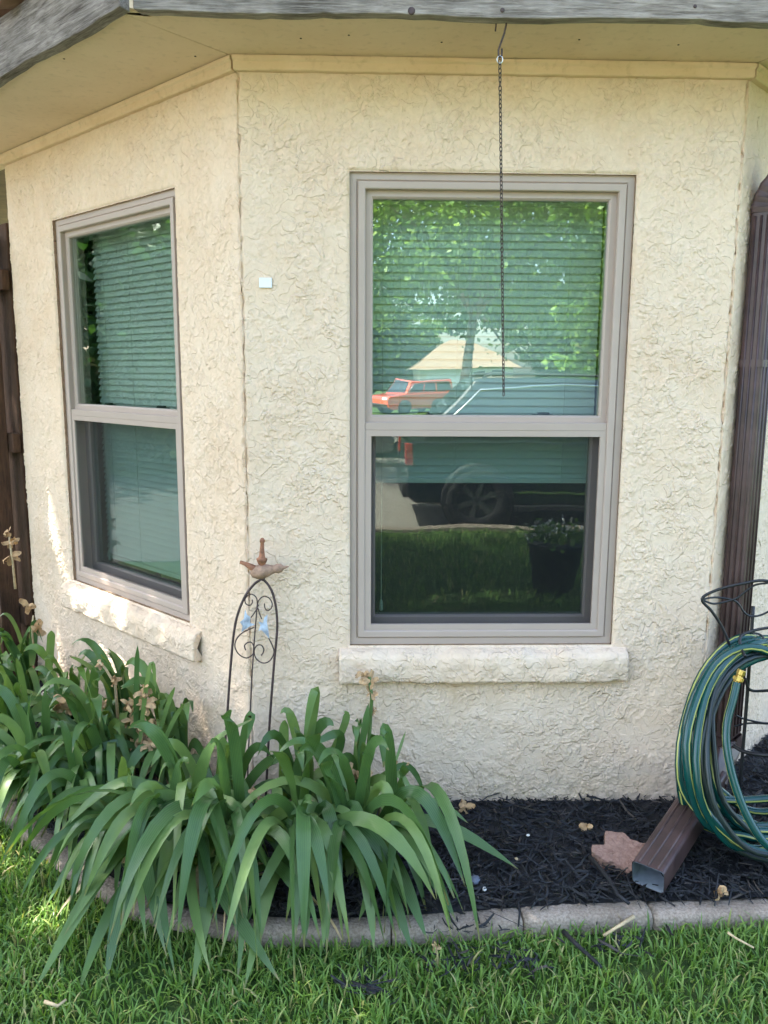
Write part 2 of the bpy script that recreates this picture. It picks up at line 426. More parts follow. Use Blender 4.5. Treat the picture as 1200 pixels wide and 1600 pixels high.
# mulch bed
def smooth_pl(pl, it=2):
    for _ in range(it):
        n = [pl[0]]
        for a, b in zip(pl[:-1], pl[1:]):
            n += [(a[0]*.75+b[0]*.25, a[1]*.75+b[1]*.25), (a[0]*.25+b[0]*.75, a[1]*.25+b[1]*.75)]
        pl = n+[pl[-1]]
    return pl
EDGE_S = smooth_pl(EDGE)
inner = [LP(2.6, 0, 0), LP(LW, -.02, 0), Vector((XL, .02, 0)), Vector((XR, .02, 0)), RP(LW, -.02, 0), RP(2.2, 0, 0)]
ed = resample(EDGE_S, .05); N = len(ed)
inl = resample([(p.x, p.y) for p in inner], .02)
g = MB(); rows = 14; vs = []; fs = []
rr = random.Random(3)
for i, p in enumerate(ed):
    qn = min(inl, key=lambda c: (c-p).length)
    d = (qn-p).normalized(); p2 = p + d*.06
    for k in range(rows+1):
        t = k/rows; v = p2.lerp(qn, t); vs.append((v.x, v.y, .052+.018*t + rr.uniform(-.006, .006)*(0 < k < rows)))
for i in range(N-1):
    for k in range(rows):
        a = i*(rows+1)+k; fs.append((a, a+rows+1, a+rows+2, a+1))
g.add(vs, fs); tag(g.build('mulch_bed', M['mulch'], smooth=True), 'black mulch bed along the wall', kind='structure')

def inside_bed(x, y):
    # in front of the walls, behind the edging
    if y > -.004 and XL < x < XR: return False
    if (x-XL)*-q7 + y*-q7 < .004 and x <= XL: return False
    if (x-XR)*q7 - y*q7 < .004 and x >= XR: return False
    p = Vector((x, y, 0)); k = min(range(N), key=lambda i: (ed[i]-p).length_squared)
    k2 = min(max(k, 1), N-2); tg = ed[k2+1]-ed[k2-1]; nn = Vector((-tg.y, tg.x, 0)).normalized()
    return (p-ed[k]).dot(nn) > .05
# ------------------------------------------------------------------ house
house = empty('stucco_house'); tag(house, 'cream stucco house bay with two taupe sash windows under a timber eave', 'house')

def field(shape, cell, size, seed, an=(1, 1)):
    r = np.random.default_rng(seed); w = r.standard_normal(shape)
    ky = np.fft.fftfreq(shape[0])[:, None]/cell*an[0]; kx = np.fft.rfftfreq(shape[1])[None, :]/cell*an[1]
    k = np.sqrt(kx*kx+ky*ky)*size
    f = np.exp(-(k/.75)**2) * (1-np.exp(-(k/.28)**2))
    o = np.fft.irfft2(np.fft.rfft2(w)*f, shape); return (o-o.mean())/o.std()
def sstep(x, w): t = np.clip(x/w*.5+.5, 0, 1); return t*t*(3-2*t)
def relief(shape, cell, seed, k=1.0):
    warp = field(shape, cell, .0075, seed+1)*.42
    f1 = field(shape, cell, .030, seed+2, (1.1, .9)) + warp
    f2 = field(shape, cell, .017, seed+3, (1.1, .9)) + field(shape, cell, .0065, seed+4)*.4
    f4 = field(shape, cell, .046, seed+6, (1, 1)) + warp*1.1
    msk = sstep(field(shape, cell, .13, seed+5)+.55, .8)
    h = .85*sstep(f1-.15, .12) + .40*np.exp(-((f1-.30)/.14)**2)
    h += .45*sstep(f2-.35, .16)*msk + .15*np.exp(-((f2-.5)/.15)**2)*msk
    h += .75*sstep(f4-.45, .10) + .30*np.exp(-((f4-.58)/.10)**2)
    h = h*(.26+.74*msk) + .07*field(shape, cell, .005, seed+7)
    return h*.0021*k
def seg(a, b, step): n = max(1, round((b-a)/step)); return list(np.linspace(a, b, n+1))
def stucco_wall(org, ux, uy, length, z0, z1, cell, seed, hole=None, edges=(1, 1), to_len=None):
    """a wall sheet standing on org, u along (ux, uy); outward normal = (uy, -ux)"""
    if hole:
        s = seg(0, hole[0], cell)+seg(hole[0], hole[1], cell)[1:]+seg(hole[1], length, cell)[1:]
        z = seg(z0, hole[2], cell)+seg(hole[2], hole[3], cell)[1:]+seg(hole[3], z1, cell)[1:]
    else: s = seg(0, length, cell); z = seg(z0, z1, cell)
    s = np.array(s); z = np.array(z); SS, ZZ = np.meshgrid(s, z)
    h = relief(SS.shape, cell, seed)
    rg = np.random.default_rng(seed+50)
    wob = field(SS.shape, cell, .03, seed+20)
    for e, dist in ((edges[0], SS), (edges[1], length-SS)):
        if e:   # smooth corner band and the cracked joint
            k = sstep(dist-.035-wob*.008, .02); h = h*(.25+.75*k) + .0006*(1-k)
            crack = np.exp(-((dist-.004-.0015*wob)/.0035)**2) * (.55+.6*sstep(field(SS.shape, cell, .05, seed+31), .6))
            h = h-.010*crack
    if hole:
        dx = np.maximum(np.maximum(hole[0]-SS, SS-hole[1]), 0); dz = np.maximum(np.maximum(hole[2]-ZZ, ZZ-hole[3]), 0)
        d = np.sqrt(dx*dx+dz*dz); k = np.clip(d/.03, 0, 1); h = h*(.35+.65*k) - .008*np.clip(1-d/.012, 0, 1)**2
        # slightly wavy cut edge
        wx = wob*.0016*np.exp(-(d/.006)**2); ex = np.where(np.abs(SS-hole[0]) < 1e-6, wx, 0) + np.where(np.abs(SS-hole[1]) < 1e-6, wx, 0)
    X = org[0]+ux*SS+uy*h; Y = org[1]+uy*SS-ux*h; Z = ZZ
    nz, ns = SS.shape; idx = np.arange(nz*ns).reshape(nz, ns)
    F = np.stack([idx[:-1, :-1], idx[:-1, 1:], idx[1:, 1:], idx[1:, :-1]], -1).reshape(-1, 4)
    if hole:
        cs = (SS[:-1, :-1]+SS[:-1, 1:])/2; cz = (ZZ[:-1, :-1]+ZZ[1:, :-1])/2
        keep = ~((cs > hole[0]) & (cs < hole[1]) & (cz > hole[2]) & (cz < hole[3])); F = F[keep.ravel()]
    V = np.stack([X, Y, Z], -1).reshape(-1, 3)
    if hole:      # returns of the opening
        i0 = int(np.argmin(abs(s-hole[0]))); i1 = int(np.argmin(abs(s-hole[1]))); j0 = int(np.argmin(abs(z-hole[2]))); j1 = int(np.argmin(abs(z-hole[3])))
        loop = [idx[j0, i] for i in range(i0, i1)]+[idx[j, i1] for j in range(j0, j1)]+[idx[j1, i] for i in range(i1, i0, -1)]+[idx[j, i0] for j in range(j1, j0, -1)]
        b = V[loop].copy(); b[:, 0] -= uy*.07; b[:, 1] += ux*.07; nb = len(V); V = np.concatenate([V, b])
        L = len(loop); F = np.concatenate([F, [[loop[k], nb+k, nb+(k+1) % L, loop[(k+1) % L]] for k in range(L)]])
    used = np.unique(F); rm = np.full(len(V), -1); rm[used] = np.arange(len(used))
    return V[used], rm[F]
GAP = -.0025
v, f = stucco_wall((XL, 0), 1, 0, XR-XL, .02, ZT, .0032, 11, (0-XL-GAP, WW-XL+GAP, WZ-GAP, WZ+WH+GAP))
tag(np_mesh('wall', v, f, M['stucco'], house), 'front wall with coarse troweled stucco')
WW2 = .940
LS0, LS1 = .365, .365+WW2
lo = LP(LW, 0, 0)
v, f = stucco_wall((lo.x, lo.y), q7, -q7, LW, .02, ZT, .0036, 71, (LW-LS1-GAP, LW-LS0+GAP, WZ-GAP, WZ+WH+GAP), (0, 1))
tag(np_mesh('wall', v, f, M['stucco'], house), 'angled wall beside the wooden fence')
v, f = stucco_wall((XR, 0), q7, q7, .62, .02, ZT, .004, 131, None, (1, 0))
tag(np_mesh('wall', v, f, M['stucco'], house), 'angled wall behind the downspout')
g = MB(); a = RP(.62, 0, 0); b = RP(LW, 0, 0)
g.add([(a.x, a.y, .02), (b.x, b.y, .02), (b.x, b.y, ZT), (a.x, a.y, ZT)], [(0, 1, 2, 3)])
g.build('wall', M['stucco'], house)
# returns and the room behind
g = MB(); l2 = LP(LW, 0, 0); r2 = RP(LW, 0, 0)
g.box((l2.x, l2.y, .02), (l2.x+.1, 5, ZT)); g.box((r2.x-.1, r2.y, .02), (r2.x, 5, ZT)); g.box((l2.x, 5, .02), (r2.x, 5.1, ZT))
g.build('wall', M['stucco'], house)
g = MB(); pin = [LP(LW, -.14, 0), Vector((XL+.05, .14, 0)), Vector((XR-.05, .14, 0)), RP(LW, -.14, 0)]
pin = [LP(LW-.02, -.13, 0), LP(-.05, -.13, 0), RP(-.05, -.13, 0), RP(LW-.02, -.13, 0)]
fl = [(p.x, p.y) for p in pin]+[(r2.x-.15, 4.9), (l2.x+.15, 4.9)]
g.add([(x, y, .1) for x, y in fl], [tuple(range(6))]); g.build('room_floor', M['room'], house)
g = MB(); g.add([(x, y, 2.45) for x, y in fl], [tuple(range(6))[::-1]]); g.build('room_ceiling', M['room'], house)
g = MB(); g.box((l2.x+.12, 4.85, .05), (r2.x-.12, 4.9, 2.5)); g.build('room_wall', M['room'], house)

# trim moulding under the soffit: one piece per wall
def trim_piece(a, b, nrm, name='trim'):
    a = Vector(a); b = Vector(b); nrm = Vector(nrm); g = MB()
    prof = [(-.004, 0), (.020, 0), (.024, .004), (.024, .024), (.030, .030), (.030, .0405), (-.004, .0405)]
    n = 40; vs = []; rr = random.Random(int(a.x*100)+5); d = (b-a).normalized()
    for i in range(n+1):
        p = a.lerp(b, i/n)
        for (o, z) in prof:
            # mitre at the ends
            ml = o*math.tan(rad(22.5)); e = -ml if i == 0 else (ml if i == n else 0)
            vs.append(p + nrm*(o+rr.uniform(-.0006, .0006)) + d*e + Vector((0, 0, ZT-.0425+z+rr.uniform(-.0006, .0006))))
    k = len(prof); fs = [(i*k+j, i*k+(j+1) % k, (i+1)*k+(j+1) % k, (i+1)*k+j) for i in range(n) for j in range(k)]
    fs += [tuple(range(k)), tuple(range(n*k, n*k+k))[::-1]]
    g.add(vs, fs); return g.build(name, M['trim'], house)
trim_piece((XL+.004, 0, 0), (XR-.004, 0, 0), (0, -1, 0))
trim_piece(LP(LW, 0, 0), LP(.003, 0, 0), (-q7, -q7, 0))
trim_piece(RP(.003, 0, 0), RP(LW, 0, 0), (q7, -q7, 0))
# soffit panels (three boards with open mitre joints)
OF, OL, OR_ = .315, .415, .32
def offs(o1, o2, side):   # corner where front overhang o1 meets the angled overhang o2
    x = (o2/q7-o1); return Vector((XL-x, -o1, 0)) if side < 0 else Vector((XR+x, -o1, 0))
cl = offs(OF-.008, OL-.008, -1); cr = offs(OF-.008, OR_-.008, 1)
j = .0035
def slab(name, pts, z0, z1, mat):
    g = MB(); g.prism([(p.x, p.y, z0) for p in pts], (0, 0, z1-z0)); return g.build(name, mat, house)
slab('soffit_panel', [Vector((XL+j, .05, 0)), Vector((XL+j, 0, 0)), cl+Vector((j*1.2, j, 0)), cr+Vector((-j*1.2, j, 0)), Vector((XR-j, 0, 0)), Vector((XR-j, .05, 0))], ZT, ZT+.012, M['soffit'])
slab('soffit_panel', [Vector((XL-j, .05, 0)), Vector((XL-j, 0, 0)), cl+Vector((-j, -j*.3, 0)), LP(LW+.3, OL-.008, 0), LP(LW+.3, -.1, 0)], ZT+.0008, ZT+.012, M['soffit'])
slab('soffit_panel', [Vector((XR+j, .05, 0)), RP(LW+.3, -.1, 0), RP(LW+.3, OR_-.008, 0), cr+Vector((j, -j*.3, 0)), Vector((XR+j, 0, 0))], ZT+.0008, ZT+.012, M['soffit'])
# roof deck over it
slab('roof', [Vector((-3.4, 5.4, 0)), LP(LW+.6, OL-.05, 0), LP(0, OL-.05, 0)+Vector((.02, .02, 0)), Vector((XL, -OF+.04, 0)), Vector((XR, -OF+.04, 0)), RP(LW+.6, OR_-.05, 0), Vector((4.2, 5.4, 0))], ZT+.02, ZT+.12, M['roof'])
# fascia boards, each with its own long axis on local x for the grain
def board(a, b, nrm, h, th, z0, cut0=0, cut1=0, seed=1, mat='fascia'):
    a = Vector(a); b = Vector(b); L = (b-a).length; ang = math.atan2((b-a).y, (b-a).x); rr = random.Random(seed)
    n = max(8, int(L/.035)); g = MB(); vs = []
    for i in range(n+1):
        x = L*i/n; w = .0035*math.sin(x*9+seed)+rr.uniform(-.0016, .0016)
        if rr.random() < .06: w += .004
        for (y, z, c) in ((0, w, 0), (-th, w*.8, 1), (-th, h, 1), (0, h, 0)):
            e = (cut0 if i == 0 else cut1 if i == n else 0)*c
            vs.append((x+e, y, z))
    fs = [(i*4+k, (i+1)*4+k, (i+1)*4+(k+1) % 4, i*4+(k+1) % 4) for i in range(n) for k in range(4)]
    fs += [(0, 1, 2, 3), (n*4+3, n*4+2, n*4+1, n*4)]
    g.add(vs, fs); o = g.build('fascia_board', M[mat], house)
    o.location = (a.x, a.y, z0); o.rotation_euler = (0, 0, ang); bevel(o, .003, 2); return o
board((-.553, -OF+.02, 0), (1.62, -OF+.02, 0), None, .19, .038, ZT-.006, cut0=-.012, seed=2)
lb = LP(LW+.5, OL-.018, 0); le = Vector((-.575, -.335, 0))
le = lb + (LP(0, OL-.018, 0)-lb).normalized()*((le-lb).length)
board(lb, le, None, .17, .038, ZT-.012, cut1=.014, seed=5, mat='fascia_dark')
ra = RP(-.02, OR_-.018, 0); rb = RP(LW+.5, OR_-.018, 0)
board(ra, rb, None, .19, .038, ZT-.006, seed=8)
g = MB(); g.prism([(-.62, -.30, ZT), (-.60, -.345, ZT), (-.555, -.325, ZT), (-.53, -.28, ZT)], (0, 0, .16)); g.build('corner_block', M['soffit'], house)
# nail heads and a knot on the front fascia
for px, py, r in ((643, 17, .010), (785, 16, .006), (1086, 10, .005)):
    p = at(px, py, -OF+.02-.038); g = MB(); g.lathe(p, [(r*.2, -.004), (r, -.003), (r, .0012), (r*.6, .002)], 10, (0, -1, 0)); g.build('knot', M['rod'], house, True)
for px, py in ((100, 92), (200, 178), (305, 88), (470, 60), (545, 55), (690, 66), (905, 62), (1060, 70)):
    p = atz(px, py, ZT-.0005); g = MB(); g.lathe(p, [(.0012, .0006), (.0032, .0004), (.0032, -.0008), (.001, -.0014)], 8); g.build('nail_head', M['rod'], house, True)
# clay tiles along the eaves
def tile_mesh():
    g = MB(); n = 8; vs = []
    for (y, r) in ((0, .088), (.42, .075)):
        for rad_ in (r, r-.014):
            for k in range(n+1):
                t = math.pi*k/n; vs.append((rad_*math.cos(t), y, rad_*math.sin(t)*.85))
    m1 = n+1
    fs = [(k, k+1, 2*m1+k+1, 2*m1+k) for k in range(n)] + [(m1+k+1, m1+k, 3*m1+k, 3*m1+k+1) for k in range(n)]
    fs += [(k+1, k, m1+k, m1+k+1) for k in range(n)] + [(0, 2*m1, 3*m1, m1), (n, m1+n, 3*m1+n, 2*m1+n)]
    g.add(vs, fs); o = g.build('roof_tile', M['tile'], house, True); return o
t0 = tile_mesh(); first = True
def tile_row(p0, dirv, nin, L, zz):
    global first
    d = Vector(dirv).normalized(); nn = Vector(nin).normalized(); k = 0; s = .06
    while s < L:
        for inv in (0, 1):
            p = Vector(p0)+d*(s+inv*.105) + nn*(0.02*rnd.uniform(-1, 1)); slope = rad(17)
            yv = (nn*math.cos(slope)+Vector((0, 0, math.sin(slope)))); xv = d if not inv else -d
            zv = xv.cross(yv)
            mw = Matrix((xv, yv, zv)).transposed().to_4x4(); mw.translation = p+Vector((0, 0, zz+(.055 if not inv else .075)))
            o = t0 if first else child('roof_tile', t0.data, house)
            first = False; o.matrix_local = mw
        s += .21
tile_row(LP(LW+.45, OL+.085, 0), (LP(0, 0, 0)-LP(1, 0, 0)), (q7, q7, 0), 2.15, ZT+.135)
tile_row((XL-.1, -OF-.06, 0), (1, 0, 0), (0, 1, 0), 1.95, ZT+.175)
tile_row(RP(.1, OR_+.06, 0), (q7, q7, 0), (-q7, q7, 0), 1.9, ZT+.175)

# sills: rough stucco ledges
def sill(org, u, nrm, L, seed):
    prof = [(-.01, .018), (.010, .014), (.028, .004), (.038, -.010), (.042, -.030), (.042, -.074), (.040, -.094), (.032, -.103), (.0, -.106), (-.01, -.106)]
    pr = []
    for a, b in zip(prof[:-1], prof[1:]):
        n = max(1, round(math.dist(a, b)/.004)); pr += [(a[0]+(b[0]-a[0])*i/n, a[1]+(b[1]-a[1])*i/n) for i in range(n)]
    pr.append(prof[-1]); n = int(L/.004); K = len(pr)
    hh = relief((n+1, K), .004, seed, .8); lowf = field((n+1, K), .004, .07, seed+9)*.0022
    hh = hh-.002+lowf
    V = np.zeros((n+1, K, 3)); u = Vector(u); nrm = Vector(nrm); org = Vector(org)
    for i in range(n+1):
        e = min(i, n-i)*L/n; rd = max(0, 1-e/.010); sh = rd*rd*.005
        for k, (o, z) in enumerate(pr):
            a, b = pr[max(k-1, 0)], pr[min(k+1, K-1)]; tx, tz = b[0]-a[0], b[1]-a[1]; l = math.hypot(tx, tz) or 1
            nx, nz = -tz/l, tx/l
            if o > .004:
                o2 = o + nx*(hh[i, k]) - sh; z2 = z + nz*hh[i, k] + (sh*.6 if z < -.05 else -sh*.6)
            else: o2, z2 = o, z
            V[i, k] = org + u*(L*i/n) + nrm*o2 + Vector((0, 0, z2))
    idx = np.arange((n+1)*K).reshape(n+1, K)
    F = np.stack([idx[:-1, :-1], idx[:-1, 1:], idx[1:, 1:], idx[1:, :-1]], -1).reshape(-1, 4).tolist()
    V = V.reshape(-1, 3).tolist()
    for row in (idx[0], idx[-1]):
        c = len(V); ctr = np.mean([V[i] for i in row], 0).tolist(); V.append(ctr)
        rl = row.tolist()
        for k in range(K-1): F.append([c, rl[k], rl[k+1], rl[k+1]])
    F3 = [f if f[2] != f[3] else f[:3] for f in F]
    me = bpy.data.meshes.new('window_sill'); me.from_pydata(V, [], F3); me.materials.append(M['stucco_sill'])
    me.polygons.foreach_set('use_smooth', [len(p.vertices) == 4 for p in me.polygons]); me.update()
    o = bpy.data.objects.new('window_sill', me); COL.objects.link(o); o.parent = house
    return o
sill((-.036, 0, .629), (1, 0, 0), (0, -1, 0), 1.0, 211)
tag(sill(LP(LS1+.045, 0, .629), (q7, -q7, 0), (-q7, -q7, 0), WW2+.125, 231), 'sunlit stucco sill with a square cut end')

# windows
def window(org, rz, WW=WW):
    g = MB()
    g.ring(WW, WH, [(0, .10), (0, .020), (.0245, .020), (.0255, .0245), (.0285, .0245), (.0295, .0125), (.050, .0125), (.053, .016), (.053, .115)])
    # meeting rail between the two sashes
    RZ = 1.408-WZ
    g.box((.053, .018, RZ-.014), (WW-.053, .060, RZ+.012))
    w = g.build('window', M['vinyl'], house); w.location = org; w.rotation_euler = (0, 0, rz); bevel(w, .0015, 1)
    IW = WW-.106
    g = MB()      # upper sash
    z0 = RZ+.012; h = WH-.053-z0
    g.ring(IW, h, [(0, .075), (0, .034), (.018, .034), (.024, .040), (.024, .075)], o=(.053, z0)); g.build('upper_sash', M['vinyl'], w)
    g = MB(); g.box((.07, .0485, z0+.018), (WW-.07, .0525, z0+h-.018)); g.build('pane', M['glass'], w)
    g = MB()      # lower sash, set back
    zl = .053; hl = RZ+.03-zl
    g.ring(IW, hl, [(0, .112), (0, .076), (.030, .076), (.036, .082), (.036, .112)], o=(.053, zl)); g.build('lower_sash', M['shaded_vinyl'], w)
    g = MB(); g.box((.085, .0925, zl+.03), (WW-.085, .0965, zl+hl-.03)); g.build('pane', M['glass_low'], w)
    g = MB(); g.ring(IW-.001, RZ-.014-.0535, [(0, .030), (0, .0185), (.0195, .0185), (.0205, .021), (.0205, .030), (0, .030)], o=(.0535, .0535)); g.build('screen_frame', M['vinyl'], w)
    g = MB(); g.add([(.070, .0255, .070), (WW-.070, .0255, .070), (WW-.070, .0255, RZ-.028), (.070, .0255, RZ-.028)], [(0, 1, 2, 3)]); g.build('insect_screen', M['screen'], w)
    for x in (.25, .66):
        g = MB(); g.box((x-.035, .085, RZ+.03), (x+.035, .105, RZ+.037)); g.box((x-.018, .080, RZ+.037), (x+.022, .098, RZ+.044)); bevel(g.build('latch', M['dark_plastic'], w), .002)
    return w
w1 = window((0, 0, WZ), 0); w2p = LP(LS1, 0, WZ)
w2 = window((w2p.x, w2p.y, WZ), rad(-45), WW2)
tag(w1, 'double-hung sash window in the front wall'); tag(w2, 'double-hung sash window in the angled wall')

# blinds
def blind(org, rz, zbot, label, tilt, WW=WW):
    b = empty('window_blind', org, rz); tag(b, label, 'blind', 'blinds behind the sash windows')
    x0, x1, y = .062, WW-.062, .155; zt_ = WH-.075; pitch = .0262
    g = MB(); g.box((x0, y-.02, zt_), (x1, y+.025, zt_+.04)); g.build('headrail', M['slat'], b)
    g = MB(); n = 4; hw = .0175; vs = []
    for x in (x0, x1):
        for k in range(n+1):
            t = -1+2*k/n; yy = t*hw; zz = .0022*(1-t*t)
            a = rad(tilt); vs.append((x, yy*math.cos(a)-zz*math.sin(a), yy*math.sin(a)+zz*math.cos(a)))
    g.add(vs, [(k, k+1, n+2+k, n+1+k) for k in range(n)])
    z = zt_-.016; first = None; rr = random.Random(4)
    while z > zbot+.02:
        if first is None: o = g.build('slat', M['slat'], b, True); first = o
        else: o = child('slat', first.data, b)
        o.location = (0, y+rr.uniform(-.0008, .0008), z+rr.uniform(-.0006, .0006)); o.rotation_euler = (rr.uniform(-.03, .03), rr.uniform(-.0008, .0008), 0); z -= pitch
    g = MB(); g.box((x0, y-.014, zbot-.004), (x1, y+.014, zbot+.014)); bevel(g.build('bottom_rail', M['slat'], b), .003)
    for x in (x0+.11, (x0+x1)/2-.09, x1-.11):
        g = MB(); g.tube([(x, y-.021, zt_), (x, y-.021, zbot)], .0011, 5); g.build('ladder_cord', M['cord'], b)
    g = MB(); x = x0+.05; g.tube([(x, y-.024, zt_), (x, y-.024, .125)], .0014, 5); c = g.build('pull_cord', M['cord'], b)
    g = MB(); g.lathe((x, y-.024, .09), [(.003, .04), (.006, .03), (.0075, .004), (.004, 0)][::-1], 8); g.build('tassel', M['cord'], c, True)
    return b
blind((0, 0, WZ), 0, .555, 'pale slatted blind drawn partway up behind the front window', 66)
blind((w2p.x, w2p.y, WZ), rad(-45), .10, 'pale slatted blind let fully down behind the angled window', 60, WW2)

# downspout
def rrect(c, a, b, w, h, r=.012, n=3):
    out = []
    for (sx, sy, t0) in ((1, 1, 0), (-1, 1, 90), (-1, -1, 180), (1, -1, 270)):
        for k in range(n+1):
            t = rad(t0+90*k/n); out.append(c + a*(sx*(w/2-r)+r*math.cos(t)) + b*(sy*(h/2-r)+r*math.sin(t)))
    return out
def rect_tube(pts, w, h, side, flute=0, inner=False):
    g = MB(); rings = []; P = [Vector(p) for p in pts]; sd = Vector(side)
    for i, p in enumerate(P):
        t = (P[min(i+1, len(P)-1)]-P[max(i-1, 0)]).normalized(); a = (sd-t*sd.dot(t)).normalized(); b = t.cross(a)
        k = 1.0 if not flute else (1.0+.05*(i % 2))
        rings.append(rrect(p, a, b, w*k, h*k))
    n = len(rings[0]); vs = [v for r in rings for v in r]
    fs = [(i*n+k, i*n+(k+1) % n, (i+1)*n+(k+1) % n, (i+1)*n+k) for i in range(len(P)-1) for k in range(n)]
    g.add(vs, fs)
    return g
ds = empty('downspout'); ds.parent = house
nR = Vector((q7, -q7, 0)); uR = Vector((q7, q7, 0))
def DP(z, o=0): c = RP(.122, .045+o, z); return c
g = rect_tube([DP(.30), DP(2.10)], .074, .100, nR, 0); pipe = g.build('pipe', M['brown_metal'], ds)
for k in range(3):      # pressed flutes on the two faces that show
    g = MB(); b = DP(0)-uR*.0505 + nR*(-.02+.02*k); g.tube([b+Vector((0, 0, .31)), b+Vector((0, 0, 2.09))], .0045, 6); g.build('flute', M['brown_metal'], pipe, True)
for k in range(3):
    g = MB(); b = DP(0)+nR*.0375 + uR*(-.03+.03*k); g.tube([b+Vector((0, 0, .31)), b+Vector((0, 0, 2.09))], .0045, 6); g.build('flute', M['brown_metal'], pipe, True)
el = []
for k in range(13):
    t = k/12; a = rad(78*t); R = .13
    el.append(DP(2.10)+Vector((0, 0, R*math.sin(a)))+nR*(R*(1-math.cos(a))))
e = rect_tube(el, .078, .104, uR.cross(Vector((0, 0, 1))), 1).build('elbow', M['brown_metal'], ds)
g = rect_tube([el[-1], el[-1]+nR*.16+Vector((0, 0, .05)), el[-1]+nR*.22+Vector((0, 0, .30))], .074, .1, uR.cross(Vector((0, 0, 1))), 0); g.build('pipe', M['brown_metal'], ds)
g = MB()
for s_ in (1,):
    c = DP(1.62); g.prism(rrect(c-Vector((0, 0, .012)), nR, uR, .080, .106), (0, 0, .024))
g.build('strap', M['brown_metal'], ds)
# lower elbow and the extension lying on the mulch
pA = DP(.30); pE = Vector((.885, -.535, .122)); pB = Vector((1.235, -.130, .205)); pM = Vector((1.30, -.035, .235))
g = rect_tube([pA, DP(.26), pA.lerp(pM, .6)+Vector((0, 0, -.03)), pM, pB], .072, .095, uR, 1); g.build('elbow', M['brown_metal'], ds)
dE = (pE-pB).normalized(); sE = dE.cross(Vector((0, 0, 1))).normalized()
prt = [pB-dE*.03 + (pE-pB+dE*.03)*(k/8) for k in range(9)]
ext = rect_tube(prt, .098, .078, sE); ext = ext.build('extension', M['brown_metal'], ds); bevel(ext, .003)
g = rect_tube(prt[5:], .094, .074, sE); ins = g.build('extension_lining', M['spout_inside'], ds)
for o_ in (-.028, 0.0, .028):
    g = MB(); upE = sE.cross(dE); upE = upE if upE.z > 0 else -upE; g.tube([pB+sE*o_+upE*.0385, pE+sE*o_+upE*.0385-dE*.004], .004, 6); g.build('flute', M['brown_metal'], ext, True)

# white adhesive square on the wall
g = MB(); a = at(405, 434, -.004); b = at(425, 450, -.004); g.box((a.x, -.009, b.z), (b.x, -.001, a.z))
tag(bevel(g.build('adhesive_square', M['white_plastic']), .002), 'small white square pad stuck on the stucco beside the corner joint', 'pad')

# ------------------------------------------------------------------ fence
fence = empty('wooden_fence', LP(LW+.02, -.03, 0)); tag(fence, 'brown upright-board wooden fence beyond the angled wall', 'fence')
ud = (LP(1, 0, 0)-LP(0, 0, 0)); rf = random.Random(5)
def fence_piece(name, s0, s1, o0, o1, z0, z1):
    g = MB(); L = z1-z0; g.box((0, 0, 0), (L, s1-s0, o1-o0)); o = g.build(name, M['fence'], fence)
    # local x runs up the board for the grain
    xv = Vector((0, 0, 1)); yv = ud; zv = xv.cross(yv); mw = Matrix((xv, yv, zv)).transposed().to_4x4()
    mw.translation = ud*s0 + zv*o0 + Vector((0, 0, z0)); o.matrix_local = mw; bevel(o, .004, 1); return o
s_ = .015
for k in range(11):
    wd = rf.uniform(.125, .145); dz = rf.uniform(-.02, .02); do = rf.uniform(0, .012)
    fence_piece('board', s_, s_+wd, .0+do, .020+do, .03, 2.24+dz); s_ += wd+rf.uniform(.004, .012)
for z in (.35, 1.2, 1.95): fence_piece('rail', .0, s_, .034, .072, z, z+.09)
fence_piece('post', .05, .14, .074, .164, .0, 2.2); fence_piece('post', 1.4, 1.49, .074, .164, .0, 2.2)

# ------------------------------------------------------------------ edging blocks
edging = empty('garden_edging'); tag(edging, 'concrete block edging round the mulch bed', kind='structure')
pl = resample(EDGE_S, .372); re_ = random.Random(9)
def block(L, seed):
    rr = np.random.default_rng(seed); g = MB(); nx, W_, H_ = 24, .088, .115
    prof = [(0, -.06), (0, -.03), (0, 0), (0, .022), (.003, .040), (.010, .047), (.03, .050), (.06, .050), (.078, .047), (.086, .040), (.088, .02), (.088, -.06)]
    vs = []; K = len(prof)
    for i in range(nx+1):
        e = min(i, nx-i); sh = .004*max(0, 1-e/1.0)
        for (y, z) in prof:
            vs.append((L*i/nx, y+rr.normal(0, .0012)+(sh if y < .04 else -sh), z+rr.normal(0, .0012)-(sh if z > .03 else 0)))
    fs = [(i*K+k, (i+1)*K+k, (i+1)*K+k+1, i*K+k+1) for i in range(nx) for k in range(K-1)] + [tuple(range(K)), tuple(range(nx*K, nx*K+K))[::-1]]
    g.add(vs, fs); return g
for i in range(len(pl)-1):
    a, b = pl[i], pl[i+1]; L = (b-a).length
    o = block(L-.006, 30+i).build('edging_block', M['concrete'], edging, True)
    o.location = (a.x, a.y, re_.uniform(-.005, .004)-(.022 if a.x < -.3 else 0)); o.rotation_euler = (re_.uniform(-.03, .03), re_.uniform(-.008, .008), math.atan2((b-a).y, (b-a).x)+re_.uniform(-.012, .012))

